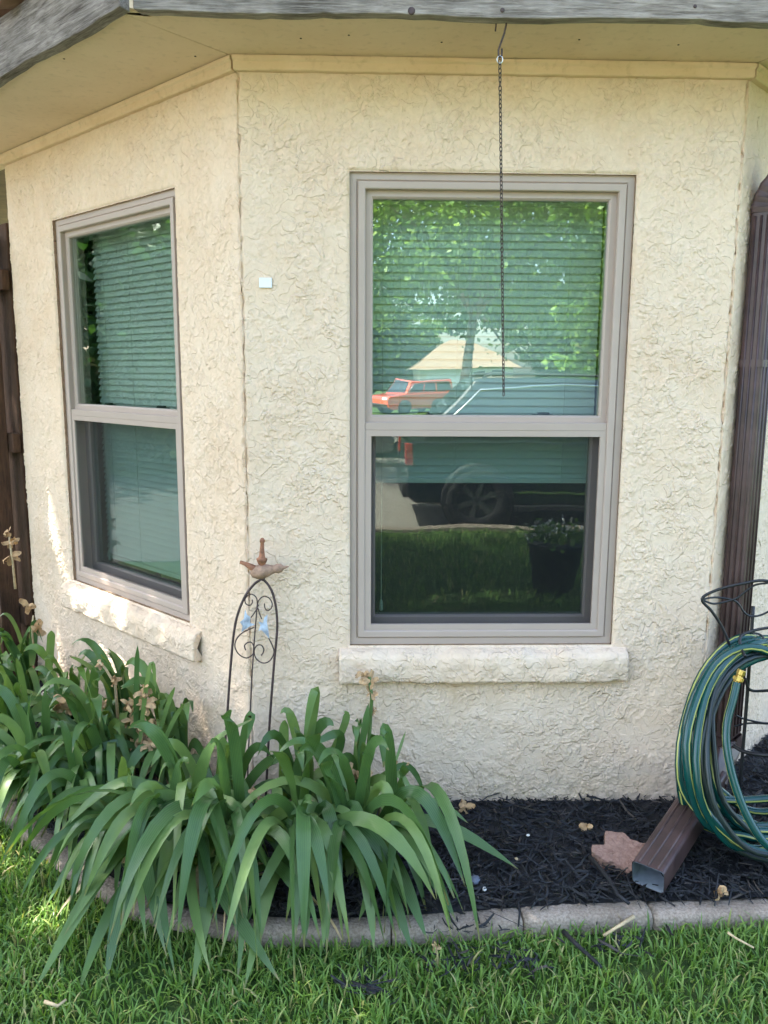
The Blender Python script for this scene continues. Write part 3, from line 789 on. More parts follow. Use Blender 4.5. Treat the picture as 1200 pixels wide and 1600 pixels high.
# mulch chips
def ribbon_cloud(name, mat, bases, mk):
    V = []; F = []
    for p in bases:
        vs, fs = mk(p); b = len(V); V += vs; F += [tuple(b+i for i in f) for f in fs]
    me = bpy.data.meshes.new(name); me.from_pydata(V, [], F); me.materials.append(mat); me.update()
    o = bpy.data.objects.new(name, me); COL.objects.link(o); return o
rm_ = random.Random(21)
def chip(p):
    L = rm_.choice([rm_.uniform(.012, .03)]*3+[rm_.uniform(.03, .055)]*2+[rm_.uniform(.055, .11)]); w = min(rm_.uniform(.0025, .012), L*.30); h = w*rm_.uniform(.3, .7)
    az = rm_.uniform(0, 2*math.pi); ti = rm_.gauss(0, .30); d = Vector((math.cos(az)*math.cos(ti), math.sin(az)*math.cos(ti), math.sin(ti)))
    s = d.cross(Vector((rm_.gauss(0, .35), rm_.gauss(0, .35), 1))).normalized(); n = s.cross(d); c = Vector(p)
    bend = n*rm_.uniform(-.12, .12)*L; vs = []
    for (t, k) in ((-.5, .35), (0, 1), (.5, .3)):
        q = c + d*(L*t) + bend*(abs(t)*2)
        ww = w*k*rm_.uniform(.7, 1.2)
        vs += [tuple(q-s*ww*.5-n*h*.3), tuple(q+s*ww*.5-n*h*.3), tuple(q+n*h*.6)]
    return vs, [(0, 1, 4, 3), (1, 2, 5, 4), (2, 0, 3, 5), (3, 4, 7, 6), (4, 5, 8, 7), (5, 3, 6, 8), (0, 2, 1), (6, 7, 8)]
bases = []
while len(bases) < 15000:
    x = rm_.uniform(-2.2, 2.3); y = rm_.uniform(-.72, 1.2)
    if not inside_bed(x, y): continue
    if x < -.3 and rm_.random() < .45: continue
    bases.append((x, y, .066+rm_.random()**2*.022 + (.006 if y > -.05 and XL < x < XR else 0)))
for _ in range(150):    # spilled over the edging
    cx, cy = rm_.choice([(.36, -.66), (.30, -.74), (.45, -.75), (.05, -.83), (.72, -.68)]); x = rm_.gauss(cx, .05); y = rm_.gauss(cy, .03)
    bases.append((x, y, .060 if y > -.70 and inside_bed(x, y+.09) else .03))
tag(ribbon_cloud('mulch_chips', M['mulch'], bases, chip), 'shredded black wood mulch in the bed', 'mulch', kind='stuff')

# ------------------------------------------------------------------ lawn blades
rg = np.random.default_rng(5)
def in_lawn(x, y):
    # vectorised: outside the bed (front of the edging line)
    ex = np.array([p.x for p in ed]); ey = np.array([p.y for p in ed])
    ok = np.ones(len(x), bool)
    for a in range(0, len(x), 20000):
        xs_, ys_ = x[a:a+20000], y[a:a+20000]
        k = np.argmin((xs_[:, None]-ex)**2+(ys_[:, None]-ey)**2, 1); k2 = np.clip(k, 1, len(ex)-2)
        tx = ex[k2+1]-ex[k2-1]; ty = ey[k2+1]-ey[k2-1]; l = np.hypot(tx, ty)
        ok[a:a+20000] = ((xs_-ex[k])*(-ty/l)+(ys_-ey[k])*(tx/l)) < -.004
    return ok
def blades(n, x0, x1, y0, y1, hmin, hmax, wmul=1.0):
    x = rg.uniform(x0, x1, n); y = rg.uniform(y0, y1, n); ok = in_lawn(x, y); x, y = x[ok], y[ok]
    thin = np.sin(x*5.1+1)*np.sin(y*6.3)+np.sin(x*13+y*9)*.5
    keep = rg.random(len(x)) < np.clip(.95+.35*thin, .35, 1); x, y = x[keep], y[keep]; n = len(x)
    z = np.array([zt(v) for v in y]) if y0 < -2.5 else np.zeros(n)
    az = rg.uniform(0, 2*np.pi, n); L = rg.uniform(hmin, hmax, n)*(.8+.4*rg.random(n)); w = rg.uniform(.0016, .0036, n)*wmul
    lean = rg.uniform(.25, 1.25, n); dx, dy = np.cos(az), np.sin(az); fz = az+rg.uniform(-.9, .9, n)+np.pi/2; sx, sy = np.cos(fz), np.sin(fz)
    V = np.zeros((n, 7, 3), np.float32)
    for i, (t, wk) in enumerate(((0, 1.), (.4, .95), (.75, .7), (1, 0))):
        ang = lean*t*.95; hx = L*t*np.sin(ang*.9); hz = L*t*np.cos(ang)
        cx = x+dx*hx; cy = y+dy*hx; cz = z-.004+hz
        if wk: 
            for j, sg in enumerate((-1, 1)):
                V[:, i*2+j, 0] = cx+sg*sx*w*wk; V[:, i*2+j, 1] = cy+sg*sy*w*wk; V[:, i*2+j, 2] = cz
        else: V[:, 6, 0] = cx; V[:, 6, 1] = cy; V[:, 6, 2] = cz
    b = (np.arange(n)*7)[:, None]
    T = np.array([[0, 1, 3], [0, 3, 2], [2, 3, 5], [2, 5, 4], [4, 5, 6]])
    return V.reshape(-1, 3), (b[:, None]+T[None]).reshape(-1, 3)
parts = [blades(62000, -1.9, 1.7, -1.15, .5, .03, .068), blades(30000, -3.2, 3.0, -2.6, -1.0, .035, .075, 1.3), blades(14000, -4, 5, -7.2, -2.5, .05, .10, 2.2)]
V = []; F = []; b = 0
for v_, f_ in parts: V.append(v_); F.append(f_+b); b += len(v_)
tag(np_mesh('grass', np.concatenate(V), np.concatenate(F), M['grass'], None, True), 'short green lawn grass with a few straw blades', 'grass', kind='stuff')

# ------------------------------------------------------------------ irises
ri = random.Random(17)
def bez(P, t):
    a, b, c, d = P; u = 1-t; return a*(u**3)+b*(3*u*u*t)+c*(3*u*t*t)+d*(t**3)
def leaf_obj(parent, P, w, ref, twist=0.0, fold=.18, taper=.30, mat='iris'):
    P = [Vector(p)-parent.location for p in P]; n = 13; g = MB(); uv = []; vs = []
    for i in range(n+1):
        t = i/n; p = bez(P, t); d = (bez(P, min(1, t+.02))-bez(P, max(0, t-.02))).normalized()
        r = Quaternion(d, twist*t) @ Vector(ref); s = d.cross(r)
        if s.length < .05: s = d.cross(Vector((.3, .2, 1)))
        s.normalize(); nn = s.cross(d)
        k = min(1.0, .55+t*3) * (1.0 if t < 1-taper else max(0.02, 1-((t-(1-taper))/taper)**1.7))
        hw = w*.47*k; wav = math.sin(t*9+w*400)*.0022
        vs += [p-s*hw+nn*(fold*hw+wav), p, p+s*hw+nn*(fold*hw-wav)]; uv += [(0, t), (.5, t), (1, t)]
    g.add(vs, [(i*3+k, i*3+k+1, i*3+4+k, i*3+3+k) for i in range(n) for k in (0, 1)]); g.uv = uv
    return g.build('leaf', M[mat], parent, True)
def rand_leaf(pl, az, L, reach, h, zend, w):
    d = Vector((math.cos(az), math.sin(az), 0)); b = pl.location+Vector((ri.uniform(-.035, .035), ri.uniform(-.035, .035), -.01))
    P0 = b; P1 = b+d*reach*.12+Vector((0, 0, h*.9)); P2 = b+d*reach*.62+Vector((0, 0, h*1.32)); P3 = b+d*reach+Vector((0, 0, zend))
    if ri.random() < .3:   # a blade that has buckled
        k_ = b+d*reach*ri.uniform(.25, .5)+Vector((0, 0, h*1.15)); P1 = k_-d*.03; P2 = k_+d*.05+Vector((0, 0, -.01))
    ref = Vector((ri.uniform(-.4, .4), -.55+ri.uniform(-.3, .3), .8))
    # keep the leaf out of the wall
    for P in (P1, P2, P3):
        if P.y > -.03 and P.x > XL: P.y = -.03
        o = (P.x-XL)*-q7-P.y*q7
        if P.x <= XL and o < .03: P.x -= (.03-o)*q7; P.y -= (.03-o)*q7
    if ri.random() < .07:   # a dead leaf collapsed at the base
        P1 = b+d*reach*.3+Vector((0, 0, h*.5)); P2 = b+d*reach*.7+Vector((0, 0, h*.35)); P3 = b+d*reach*.95+Vector((0, 0, -.03))
        return leaf_obj(pl, (P0, P1, P2, P3), w*.6, ref, ri.uniform(-2, 2), .5, mat='dry')
    return leaf_obj(pl, (P0, P1, P2, P3), w, ref, ri.uniform(-1.4, 1.4), ri.uniform(.05, .35))
plants = []
def plant(x, y, label, z=.075, group='irises along the wall'):
    p = empty('iris_plant', (x, y, z)); tag(p, label, 'plant', group); plants.append(p); return p
def fan(pl, n, az0, spread, L0, L1, upright=.3, wmul=1.0):
    for _ in range(n):
        az = az0+ri.uniform(-spread, spread); L = ri.uniform(L0, L1)
        if ri.random() < upright: reach = L*ri.uniform(.12, .4); h = L*ri.uniform(.55, .72); ze = L*ri.uniform(.55, .85)
        else: reach = L*ri.uniform(.5, .72); h = L*ri.uniform(.42, .55); ze = ri.uniform(-.03, .22)*L
        rand_leaf(pl, az, L, reach, h, ze, ri.uniform(.028, .046)*wmul)
def hero(pl, base, pts, w, ref=(0.1, -.85, .45), twist=0, fold=.12, taper=.30):
    """a leaf through world points: base, two handles, tip"""
    leaf_obj(pl, [base]+pts, w, ref, twist, fold, taper)
def H(pl, bpx, mid, apx, tip, w, **k):
    # handles so that the curve passes near the listed points (u, v, Y)
    A = at(*bpx); B = at(*mid); C = at(*apx); D = at(*tip)
    P1 = A+(B-A)*1.25+(C-A)*.08; P2 = C+(C-B)*.15+(B-A)*.10
    hero(pl, A, [P1, P2, D], w, **k)
DN = -math.pi/2
pA1 = plant(-.50, -.36, 'iris nearest the lawn corner, its long leaves arching down over the grass')
pA2 = plant(-.33, -.43, 'iris with broad pale leaves spilling over the edging below the iron trellis')
pA3 = plant(-.14, -.42, 'iris with crossing strap leaves in the middle of the front clump')
pA4 = plant(.03, -.42, 'iris at the front of the clump, below the left edge of the front window')
pA5 = plant(.16, -.30, 'iris at the clump end reaching one long leaf over the black mulch')
pB1 = plant(-.40, -.16, 'iris with upright leaves at the foot of the iron trellis')
pB2 = plant(-.17, -.15, 'iris with tall upright leaves against the front wall')
pB3 = plant(.03, -.16, 'iris carrying the tall withered flower stalk before the sill')
H(pA1, (240, 1345, -.36), (215, 1290, -.42), (170, 1350, -.55), (50, 1555, -.82), .040)
H(pA1, (250, 1345, -.36), (240, 1285, -.42), (190, 1320, -.50), (100, 1462, -.72), .034)
H(pA1, (255, 1350, -.38), (215, 1350, -.5), (180, 1400, -.6), (115, 1572, -.84), .030)
H(pA1, (262, 1350, -.40), (235, 1310, -.5), (200, 1360, -.6), (163, 1548, -.80), .045)
H(pA1, (262, 1345, -.38), (262, 1270, -.42), (205, 1260, -.5), (228, 1470, -.78), .040)
H(pA1, (250, 1330, -.36), (215, 1262, -.38), (150, 1290, -.45), (70, 1420, -.55), .030)
H(pA1, (245, 1325, -.34), (190, 1260, -.34), (110, 1290, -.36), (88, 1352, -.40), .030)
H(pA2, (300, 1355, -.42), (245, 1250, -.46), (205, 1262, -.52), (262, 1500, -.80), .044)
H(pA2, (310, 1360, -.42), (300, 1270, -.46), (330, 1300, -.56), (312, 1468, -.72), .036)
H(pA2, (320, 1360, -.42), (345, 1260, -.44), (370, 1290, -.55), (318, 1420, -.66), .042)
H(pA2, (300, 1365, -.44), (262, 1300, -.5), (240, 1340, -.6), (275, 1530, -.86), .026)
H(pA2, (330, 1370, -.44), (300, 1320, -.5), (290, 1370, -.6), (330, 1525, -.84), .030)
H(pA3, (370, 1375, -.42), (300, 1310, -.5), (345, 1390, -.62), (440, 1537, -.84), .042)
H(pA3, (375, 1370, -.42), (360, 1290, -.46), (395, 1310, -.54), (370, 1540, -.82), .034)
H(pA3, (385, 1370, -.42), (372, 1282, -.44), (420, 1275, -.52), (404, 1330, -.56), .034)
H(pA3, (380, 1370, -.42), (420, 1330, -.5), (440, 1370, -.58), (470, 1400, -.62), .036)
H(pA3, (385, 1375, -.42), (350, 1330, -.5), (335, 1380, -.6), (300, 1545, -.86), .040)
H(pA4, (470, 1375, -.42), (425, 1270, -.44), (460, 1290, -.52), (512, 1405, -.62), .046)
H(pA4, (490, 1375, -.42), (495, 1240, -.42), (515, 1250, -.50), (536, 1422, -.66), .040)
H(pA4, (500, 1375, -.42), (540, 1240, -.42), (555, 1260, -.50), (568, 1358, -.58), .036)
H(pA4, (500, 1380, -.42), (545, 1300, -.5), (565, 1350, -.6), (585, 1488, -.76), .034)
H(pA4, (480, 1380, -.44), (470, 1330, -.5), (480, 1400, -.62), (475, 1475, -.74), .036)
H(pA4, (460, 1380, -.44), (440, 1320, -.5), (420, 1400, -.62), (382, 1545, -.84), .036)
H(pA4, (505, 1380, -.44), (515, 1340, -.52), (510, 1390, -.62), (505, 1480, -.74), .034)
H(pA5, (560, 1330, -.30), (590, 1260, -.38), (640, 1310, -.48), (713, 1440, -.66), .052)
H(pA5, (575, 1315, -.28), (620, 1265, -.30), (690, 1285, -.34), (810, 1358, -.42), .040, ref=(.1, -.6, .75))
H(pA5, (580, 1300, -.26), (630, 1240, -.24), (680, 1255, -.24), (731, 1286, -.26), .026, ref=(.1, -.5, .8))
H(pA5, (565, 1335, -.32), (590, 1290, -.42), (620, 1360, -.55), (668, 1470, -.70), .040)
H(pA5, (560, 1340, -.32), (575, 1310, -.44), (605, 1380, -.58), (645, 1490, -.74), .036)
H(pA5, (575, 1330, -.30), (600, 1300, -.4), (590, 1350, -.5), (560, 1440, -.66), .034)
H(pA5, (570, 1310, -.26), (600, 1190, -.2), (640, 1195, -.2), (665, 1250, -.2), .020)
H(pA5, (572, 1305, -.24), (610, 1215, -.2), (620, 1180, -.14), (634, 1142, -.12), .010)
H(pB1, (330, 1300, -.16), (345, 1220, -.16), (350, 1180, -.16), (343, 1147, -.16), .040, ref=(.3, -.9, .2))
H(pB1, (360, 1300, -.16), (375, 1140, -.15), (400, 1110, -.15), (385, 1160, -.18), .028)
H(pB1, (345, 1300, -.16), (385, 1215, -.18), (420, 1190, -.2), (445, 1190, -.22), .034)
H(pB1, (335, 1300, -.16), (300, 1170, -.16), (270, 1160, -.2), (235, 1200, -.26), .034)
H(pB1, (350, 1310, -.16), (355, 1230, -.22), (345, 1200, -.3), (318, 1270, -.38), .036)
H(pB2, (440, 1290, -.15), (446, 1200, -.15), (440, 1150, -.15), (446, 1125, -.15), .036, ref=(.3, -.9, .1))
H(pB2, (450, 1290, -.15), (470, 1180, -.14), (500, 1130, -.14), (522, 1135, -.16), .040, ref=(.1, -.9, .2))
H(pB2, (455, 1290, -.15), (505, 1080, -.14), (485, 1070, -.16), (474, 1172, -.22), .028)
H(pB2, (460, 1290, -.15), (520, 1180, -.12), (540, 1130, -.1), (537, 1112, -.1), .026)
H(pB2, (470, 1290, -.15), (545, 1160, -.16), (530, 1150, -.2), (478, 1170, -.24), .030)
H(pB2, (430, 1300, -.15), (435, 1240, -.22), (425, 1200, -.3), (445, 1320, -.40), .034, ref=(.2, -.9, .3))
H(pB3, (520, 1290, -.16), (520, 1190, -.18), (505, 1165, -.22), (545, 1240, -.30), .038)
H(pB3, (535, 1290, -.16), (560, 1200, -.16), (566, 1150, -.14), (576, 1098, -.12), .026, ref=(.3, -.9, .1))
H(pB3, (525, 1290, -.16), (550, 1230, -.22), (580, 1240, -.30), (615, 1255, -.36), .030)
H(pB3, (530, 1295, -.16), (590, 1210, -.18), (610, 1200, -.2), (650, 1250, -.24), .024)
for p, n, sp in ((pA1, 32, 1.4), (pA2, 27, 1.2), (pA3, 26, 1.2), (pA4, 23, 1.1), (pA5, 7, .6)): fan(p, n, DN-.2, sp, .46, .76, .18)
for p, n in ((pB1, 12), (pB2, 14), (pB3, 12)): fan(p, n, DN, 1.5, .36, .56, .5)
lab = ['iris with drooping leaves beside the fallen solar light', 'iris with dry stalks close under the angled window sill', 'iris leaning over the bed edge where the lawn narrows',
       'iris with thick dark leaves midway along the angled wall', 'iris at the foot of the angled wall, among withered blooms', 'dense iris by the far end of the angled wall',
       'sunlit iris in front of the wooden fence', 'sunlit pale-leaved iris past the wall end, by the fence foot', 'iris overhanging the bed edge at the far picture edge', 'iris drooping onto the grass between the solar light and the lawn', 'iris with arching leaves just behind the solar light']
LPOS = [(.42, .34), (.30, .12), (.85, .46), (.90, .22), (.62, .13), (1.38, .20), (1.78, .18), (2.0, .30), (1.35, .48), (.55, .52), (.55, .30)]
lpl = []
for (s_, o_), lb_ in zip(LPOS, lab):
    v = LP(s_, o_, 0); p = plant(v.x, v.y, lb_, .07, 'irises along the angled wall'); lpl.append(p)
    fan(p, 36 if o_ > .3 else 28, rad(-125), 1.4, .38, .64, .32 if o_ > .2 else .5, .88)
for x_, y_, lb_ in ((-.68, -.33, 'iris sprawling over the bed corner between the two clumps'), (-.90, -.10, 'iris with low arching leaves at the bed edge below the angled window')):
    fan(plant(x_, y_, lb_, .065, 'irises along the angled wall'), 24, rad(-130), 1.3, .36, .56, .12, .85)
# extra upright leaves seen against the angled wall
H(lpl[1], (212, 1200, .02), (212, 1100, .02), (214, 1050, .02), (215, 1008, .02), .018, ref=(.3, -.9, .1))
H(lpl[1], (215, 1200, .0), (228, 1050, .0), (238, 1030, .0), (243, 1085, .0), .016)
H(lpl[1], (240, 1180, .0), (255, 1120, .0), (265, 1095, .0), (273, 1073, .0), .016, ref=(.3, -.9, .1))
H(lpl[1], (245, 1190, -.02), (262, 1140, -.02), (275, 1120, -.02), (289, 1098, -.02), .016, ref=(.3, -.9, .1))
H(lpl[4], (135, 1160, .30), (135, 1100, .3), (137, 1070, .3), (137, 1040, .3), .020, ref=(.3, -.9, .1))
H(lpl[5], (75, 1060, .62), (78, 1020, .62), (80, 1000, .62), (80, 985, .62), .034, ref=(.3, -.9, .1))
H(lpl[5], (50, 1040, .7), (52, 1000, .7), (54, 980, .7), (55, 968, .7), .034, ref=(.3, -.9, .1))

# flower stalks with withered blooms
def bloom(c, r, parent, n=8):
    g = MB(); c = Vector(c); r *= 1.3
    for k in range(n):
        d = Vector((ri.gauss(0, 1), ri.gauss(0, 1), ri.gauss(-.3, 1))).normalized(); s = d.orthogonal().normalized()*r*ri.uniform(.25, .5); L = r*ri.uniform(.8, 1.6); nn = d.cross(s).normalized()*r*.35
        p = [c, c+d*L*.4+nn*ri.uniform(-1, 1), c+d*L*.8+nn*ri.uniform(-1.4, 1.4), c+d*L]
        vs = []
        for i, q_ in enumerate(p):
            ww = (.35, 1, .8, .25)[i]; vs += [q_-s*ww, q_+nn*.4*ri.uniform(-1, 1), q_+s*ww]
        g.add(vs, [(i*3+j, i*3+j+1, i*3+j+4, i*3+j+3) for i in range(3) for j in (0, 1)])
    return g.build('withered_flower', M['petal'], parent, True)
def stalk(pl, pts, r, blooms, mat='iris'):
    g = MB(); L = pl.location
    P = [at(*p)-L for p in pts]; g.tube(P, [r*(1-.4*i/len(P)) for i in range(len(P))], 6)
    g.uv = [(.5, .5)]*len(g.v); o = g.build('flower_stalk', M[mat], pl, True)
    for (u, v, y, rr) in blooms: bloom(at(u, v, y)-L, rr, o)
stalk(pB3, [(566, 1290, -.15), (570, 1220, -.13), (577, 1150, -.11), (581, 1090, -.10), (577, 1058, -.10)], .008,
      [(578, 1062, -.10, .024), (567, 1052, -.10, .016), (584, 1112, -.10, .010), (580, 1082, -.10, .016)])
stalk(pB3, [(560, 1290, -.18), (556, 1230, -.2), (550, 1205, -.2)], .006, [(549, 1202, -.2, .024), (564, 1210, -.2, .020), (545, 1218, -.2, .016)])
stalk(pA3, [(400, 1330, -.36), (402, 1280, -.38), (396, 1240, -.38)], .005, [(397, 1238, -.38, .016), (404, 1250, -.38, .014), (409, 1279, -.40, .020)])
stalk(pA4, [(470, 1320, -.34), (475, 1280, -.36), (478, 1262, -.36)], .005, [(479, 1257, -.36, .018)])
stalk(pA5, [(600, 1310, -.28), (622, 1290, -.3), (630, 1275, -.3)], .005, [(631, 1269, -.3, .018), (655, 1322, -.36, .016)], 'dry')
stalk(pA5, [(588, 1300, -.22), (600, 1230, -.2), (618, 1200, -.18)], .005, [(620, 1197, -.18, .014), (632, 1195, -.18, .012)], 'dry')
stalk(lpl[1], [(222, 1190, .02), (224, 1120, .02), (226, 1075, .02)], .006, [(227, 1078, .02, .022), (224, 1100, .02, .026), (230, 1130, .02, .028), (222, 1150, .02, .03), (236, 1160, .0, .022), (200, 1100, .04, .022), (206, 1125, .04, .022)], 'dry')
stalk(lpl[4], [(185, 1130, .2), (180, 1070, .2), (165, 1045, .2), (155, 1034, .2)], .006, [(157, 1036, .2, .014), (178, 1062, .2, .016)], 'dry')
stalk(lpl[3], [(100, 1160, .25), (104, 1110, .22), (106, 1095, .2)], .006, [(107, 1095, .2, .034), (92, 1105, .2, .02)], 'dry')
stalk(lpl[4], [(150, 1150, .15), (156, 1110, .15), (160, 1090, .15)], .005, [(158, 1100, .15, .018), (152, 1125, .15, .02)], 'dry')
stalk(lpl[6], [(24, 920, 1.0), (20, 880, 1.0), (14, 835, 1.0)], .006, [(12, 832, 1.0, .02), (17, 848, 1.0, .022), (16, 868, 1.0, .026)], 'dry')
stalk(lpl[5], [(52, 1010, .7), (50, 980, .7), (52, 962, .7)], .005, [(44, 945, .75, .022), (55, 985, .7, .03)], 'dry')

# ------------------------------------------------------------------ iron trellis
TY = -.075
tr = empty('iron_trellis', at(390, 1300, TY)); tr.location.z = .07; tag(tr, 'thin rusty iron trellis with scrolls and a bird finial leaning against the wall', 'trellis')
def TP(u, v, dy=0): return at(u, v, TY+dy) - tr.location
# (u, v) read along the bars
def bar(name, pts, r, mat='rod', dy=0, n=8, cr=True, parent=None):
    P = [TP(u, v, dy) for u, v in pts]
    if cr and len(P) > 2:   # Catmull-Rom
        Q = []
        for i in range(len(P)-1):
            a, b, c, d = P[max(i-1, 0)], P[i], P[i+1], P[min(i+2, len(P)-1)]
            for k in range(5):
                t = k/5; Q.append(.5*((2*b)+(c-a)*t+(2*a-5*b+4*c-d)*t*t+(3*b-a-3*c+d)*t**3))
        P = Q+[P[-1]]
    g = MB(); g.tube(P, r, n); return g.build(name, M[mat], parent or tr, True)
bar('side_bar', [(340, 1275), (352, 1157), (360, 1045), (366, 985), (373, 955), (384, 930), (398, 912), (409, 905)], .0042)
bar('side_bar', [(414, 1275), (420, 1150), (428, 1040), (433, 985), (432, 955), (427, 930), (420, 915), (411, 905)], .0042)
bar('centre_bar', [(385, 1275), (390, 1130), (396, 1020), (402, 945)], .0024)
bar('scroll', [(402, 945), (401, 935), (395, 929), (388, 930), (383, 936), (384, 943), (390, 946), (394, 942), (394, 937)], .0020)
bar('scroll', [(402, 945), (405, 937), (412, 932), (420, 934), (425, 942), (424, 950), (418, 954), (414, 950), (413, 943)], .0020)
bar('scroll', [(404, 945), (398, 957), (392, 965)], .0020)
bar('scroll', [(403, 950), (406, 960), (409, 967)], .0020)
bar('scroll', [(397, 980), (380, 988), (370, 998), (367, 1010), (373, 1022), (385, 1028), (395, 1022), (397, 1012), (393, 1004), (387, 1004), (382, 1009), (384, 1016)], .0022)
bar('scroll', [(420, 997), (426, 1010), (428, 1020), (422, 1032), (412, 1036), (401, 1030), (397, 1018), (401, 1009), (408, 1008), (412, 1014), (411, 1020), (408, 1024)], .0022)
def tin(pts, dy):
    g = MB(); g.prism([TP(u, v, dy) for u, v in pts], (0, .0015, 0)); return g.build('tin_butterfly', M['blue_tin'], tr)
tin([(383, 952), (386, 961), (391, 964), (391, 973), (398, 976), (390, 979), (384, 983), (377, 988), (379, 978), (375, 972), (381, 967)], -.006)
tin([(413, 965), (418, 960), (417, 972), (419, 983), (421, 998), (414, 990), (408, 984), (404, 986), (407, 977), (404, 972), (411, 973)], -.006)
# finial: bird and turned spire
c = TP(408, 893); g = MB()
prof = [(r*1.3, h*1.25) for r, h in [(.001, -.030), (.010, -.026), (.017, -.014), (.019, 0), (.017, .014), (.012, .028), (.010, .036), (.0125, .044), (.011, .054), (.005, .060), (.0015, .074)]]
ax = (TP(436, 884)-TP(392, 892)).normalized(); g.lathe(c, prof, 12, ax); bird = g.build('bird', M['pale_rust'], tr, True)
g = MB(); g.tube([TP(399, 890), TP(391, 885), TP(383, 881), TP(375, 878)], [.014, .010, .007, .006], 8); g.build('tail', M['rust'], bird, True)
g = MB(); g.tube([TP(412, 902), TP(410, 907)], .006, 8); g.build('perch', M['rod'], bird, True)
g = MB(); top = TP(409, 882); g.lathe(top, [(.003, -.012), (.008, -.004), (.013, .004), (.017, .014), (.019, .019), (.012, .023), (.010, .030), (.0075, .05), (.006, .072), (.0085, .076), (.0085, .082), (.005, .088), (.001, .090)], 14, (TP(410, 836)-TP(409, 882)).normalized())
g.build('spire', M['rust'], tr, True)

# ------------------------------------------------------------------ chain on a hook
chn = empty('hanging_chain', at(784, 40, -.30)); tag(chn, 'thin rusty chain hanging from a hook under the eave before the front window', 'chain')
def CP(u, v, y=-.30): return at(u, v, y)-chn.location
g = MB(); g.tube([CP(775, 33, -.295), CP(775, 40, -.295), CP(774, 49, -.295)], .0022, 6); g.build('hook_end', M['rod'], chn, True)
g = MB(); g.tube([CP(790, 30), CP(791, 38), CP(788, 52), CP(783, 66), CP(779, 78), CP(779, 86), CP(781, 90), CP(784, 86), CP(784, 76)], .0026, 8); g.build('hook', M['rod'], chn, True)
g = MB(); c = CP(781, 93); g.tube([c+Vector((.008*math.cos(2*math.pi*k/10), 0, .010*math.sin(2*math.pi*k/10))) for k in range(10)], .0014, 6, closed=True); g.build('ring', M['silver'], chn, True)
ztop = (CP(781, 97)).z; pz = .0112; A = CP(781, 97); B = CP(787, 621); nl = int((A-B).length/pz)
g = MB(); pts = []
for k in range(12):
    t = 2*math.pi*k/12; pts.append((.0040*math.cos(t), 0, .0050*math.sin(t)+(.0022 if math.sin(t) > 0 else -.0022)))
g.tube(pts, .0014, 5, closed=True); l0 = None
for k in range(nl):
    o = g.build('link', M['chain'], chn, True) if l0 is None else child('link', l0.data, chn)
    l0 = l0 or o; o.location = A.lerp(B, k/nl); o.rotation_euler = (0, 0, (math.pi/2 if k % 2 else 0)+.5+ri.uniform(-.25, .25))

# ------------------------------------------------------------------ stone, pebbles, debris
outl = [(925, 1319), (945, 1319), (945, 1297), (974, 1300), (985, 1310), (1000, 1316), (1014, 1317), (1016, 1322), (1012, 1345), (1000, 1352), (990, 1362), (986, 1366), (970, 1353), (955, 1344), (950, 1347), (938, 1340), (925, 1330)]
g = MB(); tp = [atz(u, v, .135-.0009*(v-1297)) for u, v in outl]
g.prism(tp, (0, 0, -.055)); g.f = g.f
st = g.build('shaped_stone', M['redstone']); bevel(st, .003, 2)
tag(st, 'pinkish flat stone cut in a notched state outline, leaning by the downspout end', 'stone')
# a worn, pitted surface on the stone
sb = st.modifiers.new('cuts', 'SUBSURF'); sb.subdivision_type = 'SIMPLE'; sb.levels = 3; sb.render_levels = 3
tx = bpy.data.textures.new('pits', 'CLOUDS'); tx.noise_scale = .018; dm = st.modifiers.new('pits', 'DISPLACE'); dm.texture = tx; dm.strength = .007; dm.mid_level = .5; dm.texture_coords = 'GLOBAL'
def pebble(name, p, r, mat, label, cat):
    g = MB(); n = 7; vs = []; rr = random.Random(int(r*1e5)+int(p[0]*1000))
    pr = [(.25, -.5), (.8, -.3), (1, 0), (.8, .35), (.3, .55)]; g.lathe((0, 0, 0), [(a*r*rr.uniform(.85, 1.15), b*r) for a, b in pr], n)
    o = g.build(name, M[mat], None, True); o.location = p; o.scale = (1, rr.uniform(.6, 1), .8); o.rotation_euler = (0, rr.uniform(-.3, .3), rr.uniform(0, 3)); tag(o, label, cat); return o
pebble('pebble', atz(825, 1305, .09), .008, 'pebble', 'white pebble on the mulch, nearest the wall', 'pebble')
pebble('pebble', atz(757, 1389, .08), .008, 'pebble', 'white pebble on the mulch, close to the edging', 'pebble')
pebble('pebble', atz(807, 1342, .085), .007, 'dry', 'tan pebble at the tip of the long iris leaf', 'pebble')
pebble('slate_stone', atz(741, 1375, .08), .020, 'slate', 'blue-grey stone lying in the mulch', 'stone')
def stick(name, pts, r, mat, label, cat='twig'):
    g = MB(); P = [atz(*p) for p in pts]; c = P[0].copy(); g.tube([p-c for p in P], [r*(1-.5*i/len(P)) for i in range(len(P))], 6)
    o = g.build(name, M[mat], None, True); o.location = c; tag(o, label, cat); return o
stick('dry_straw', [(990, 1432, .055), (970, 1445, .05), (943, 1462, .04)], .006, 'dry', 'straw-coloured dry stem lying against the edging block', 'stem')
stick('dry_straw', [(1137, 1457, .06), (1150, 1466, .05), (1178, 1481, .045)], .004, 'dry', 'pale curled dry stem on the lawn by the hose side', 'stem')
stick('twig', [(880, 1455, .05), (900, 1475, .05), (930, 1502, .045), (940, 1512, .04)], .007, 'mulch', 'dark twig lying on the lawn before the edging', 'twig')
stick('twig', [(922, 1340, .10), (950, 1372, .10), (965, 1398, .09), (983, 1412, .085)], .008, 'mulch', 'black mulch stick beside the pinkish stone', 'twig')
stick('twig', [(808, 1408, .075), (812, 1425, .07), (810, 1448, .04)], .004, 'mulch', 'thin black twig hanging over the edging joint', 'twig')
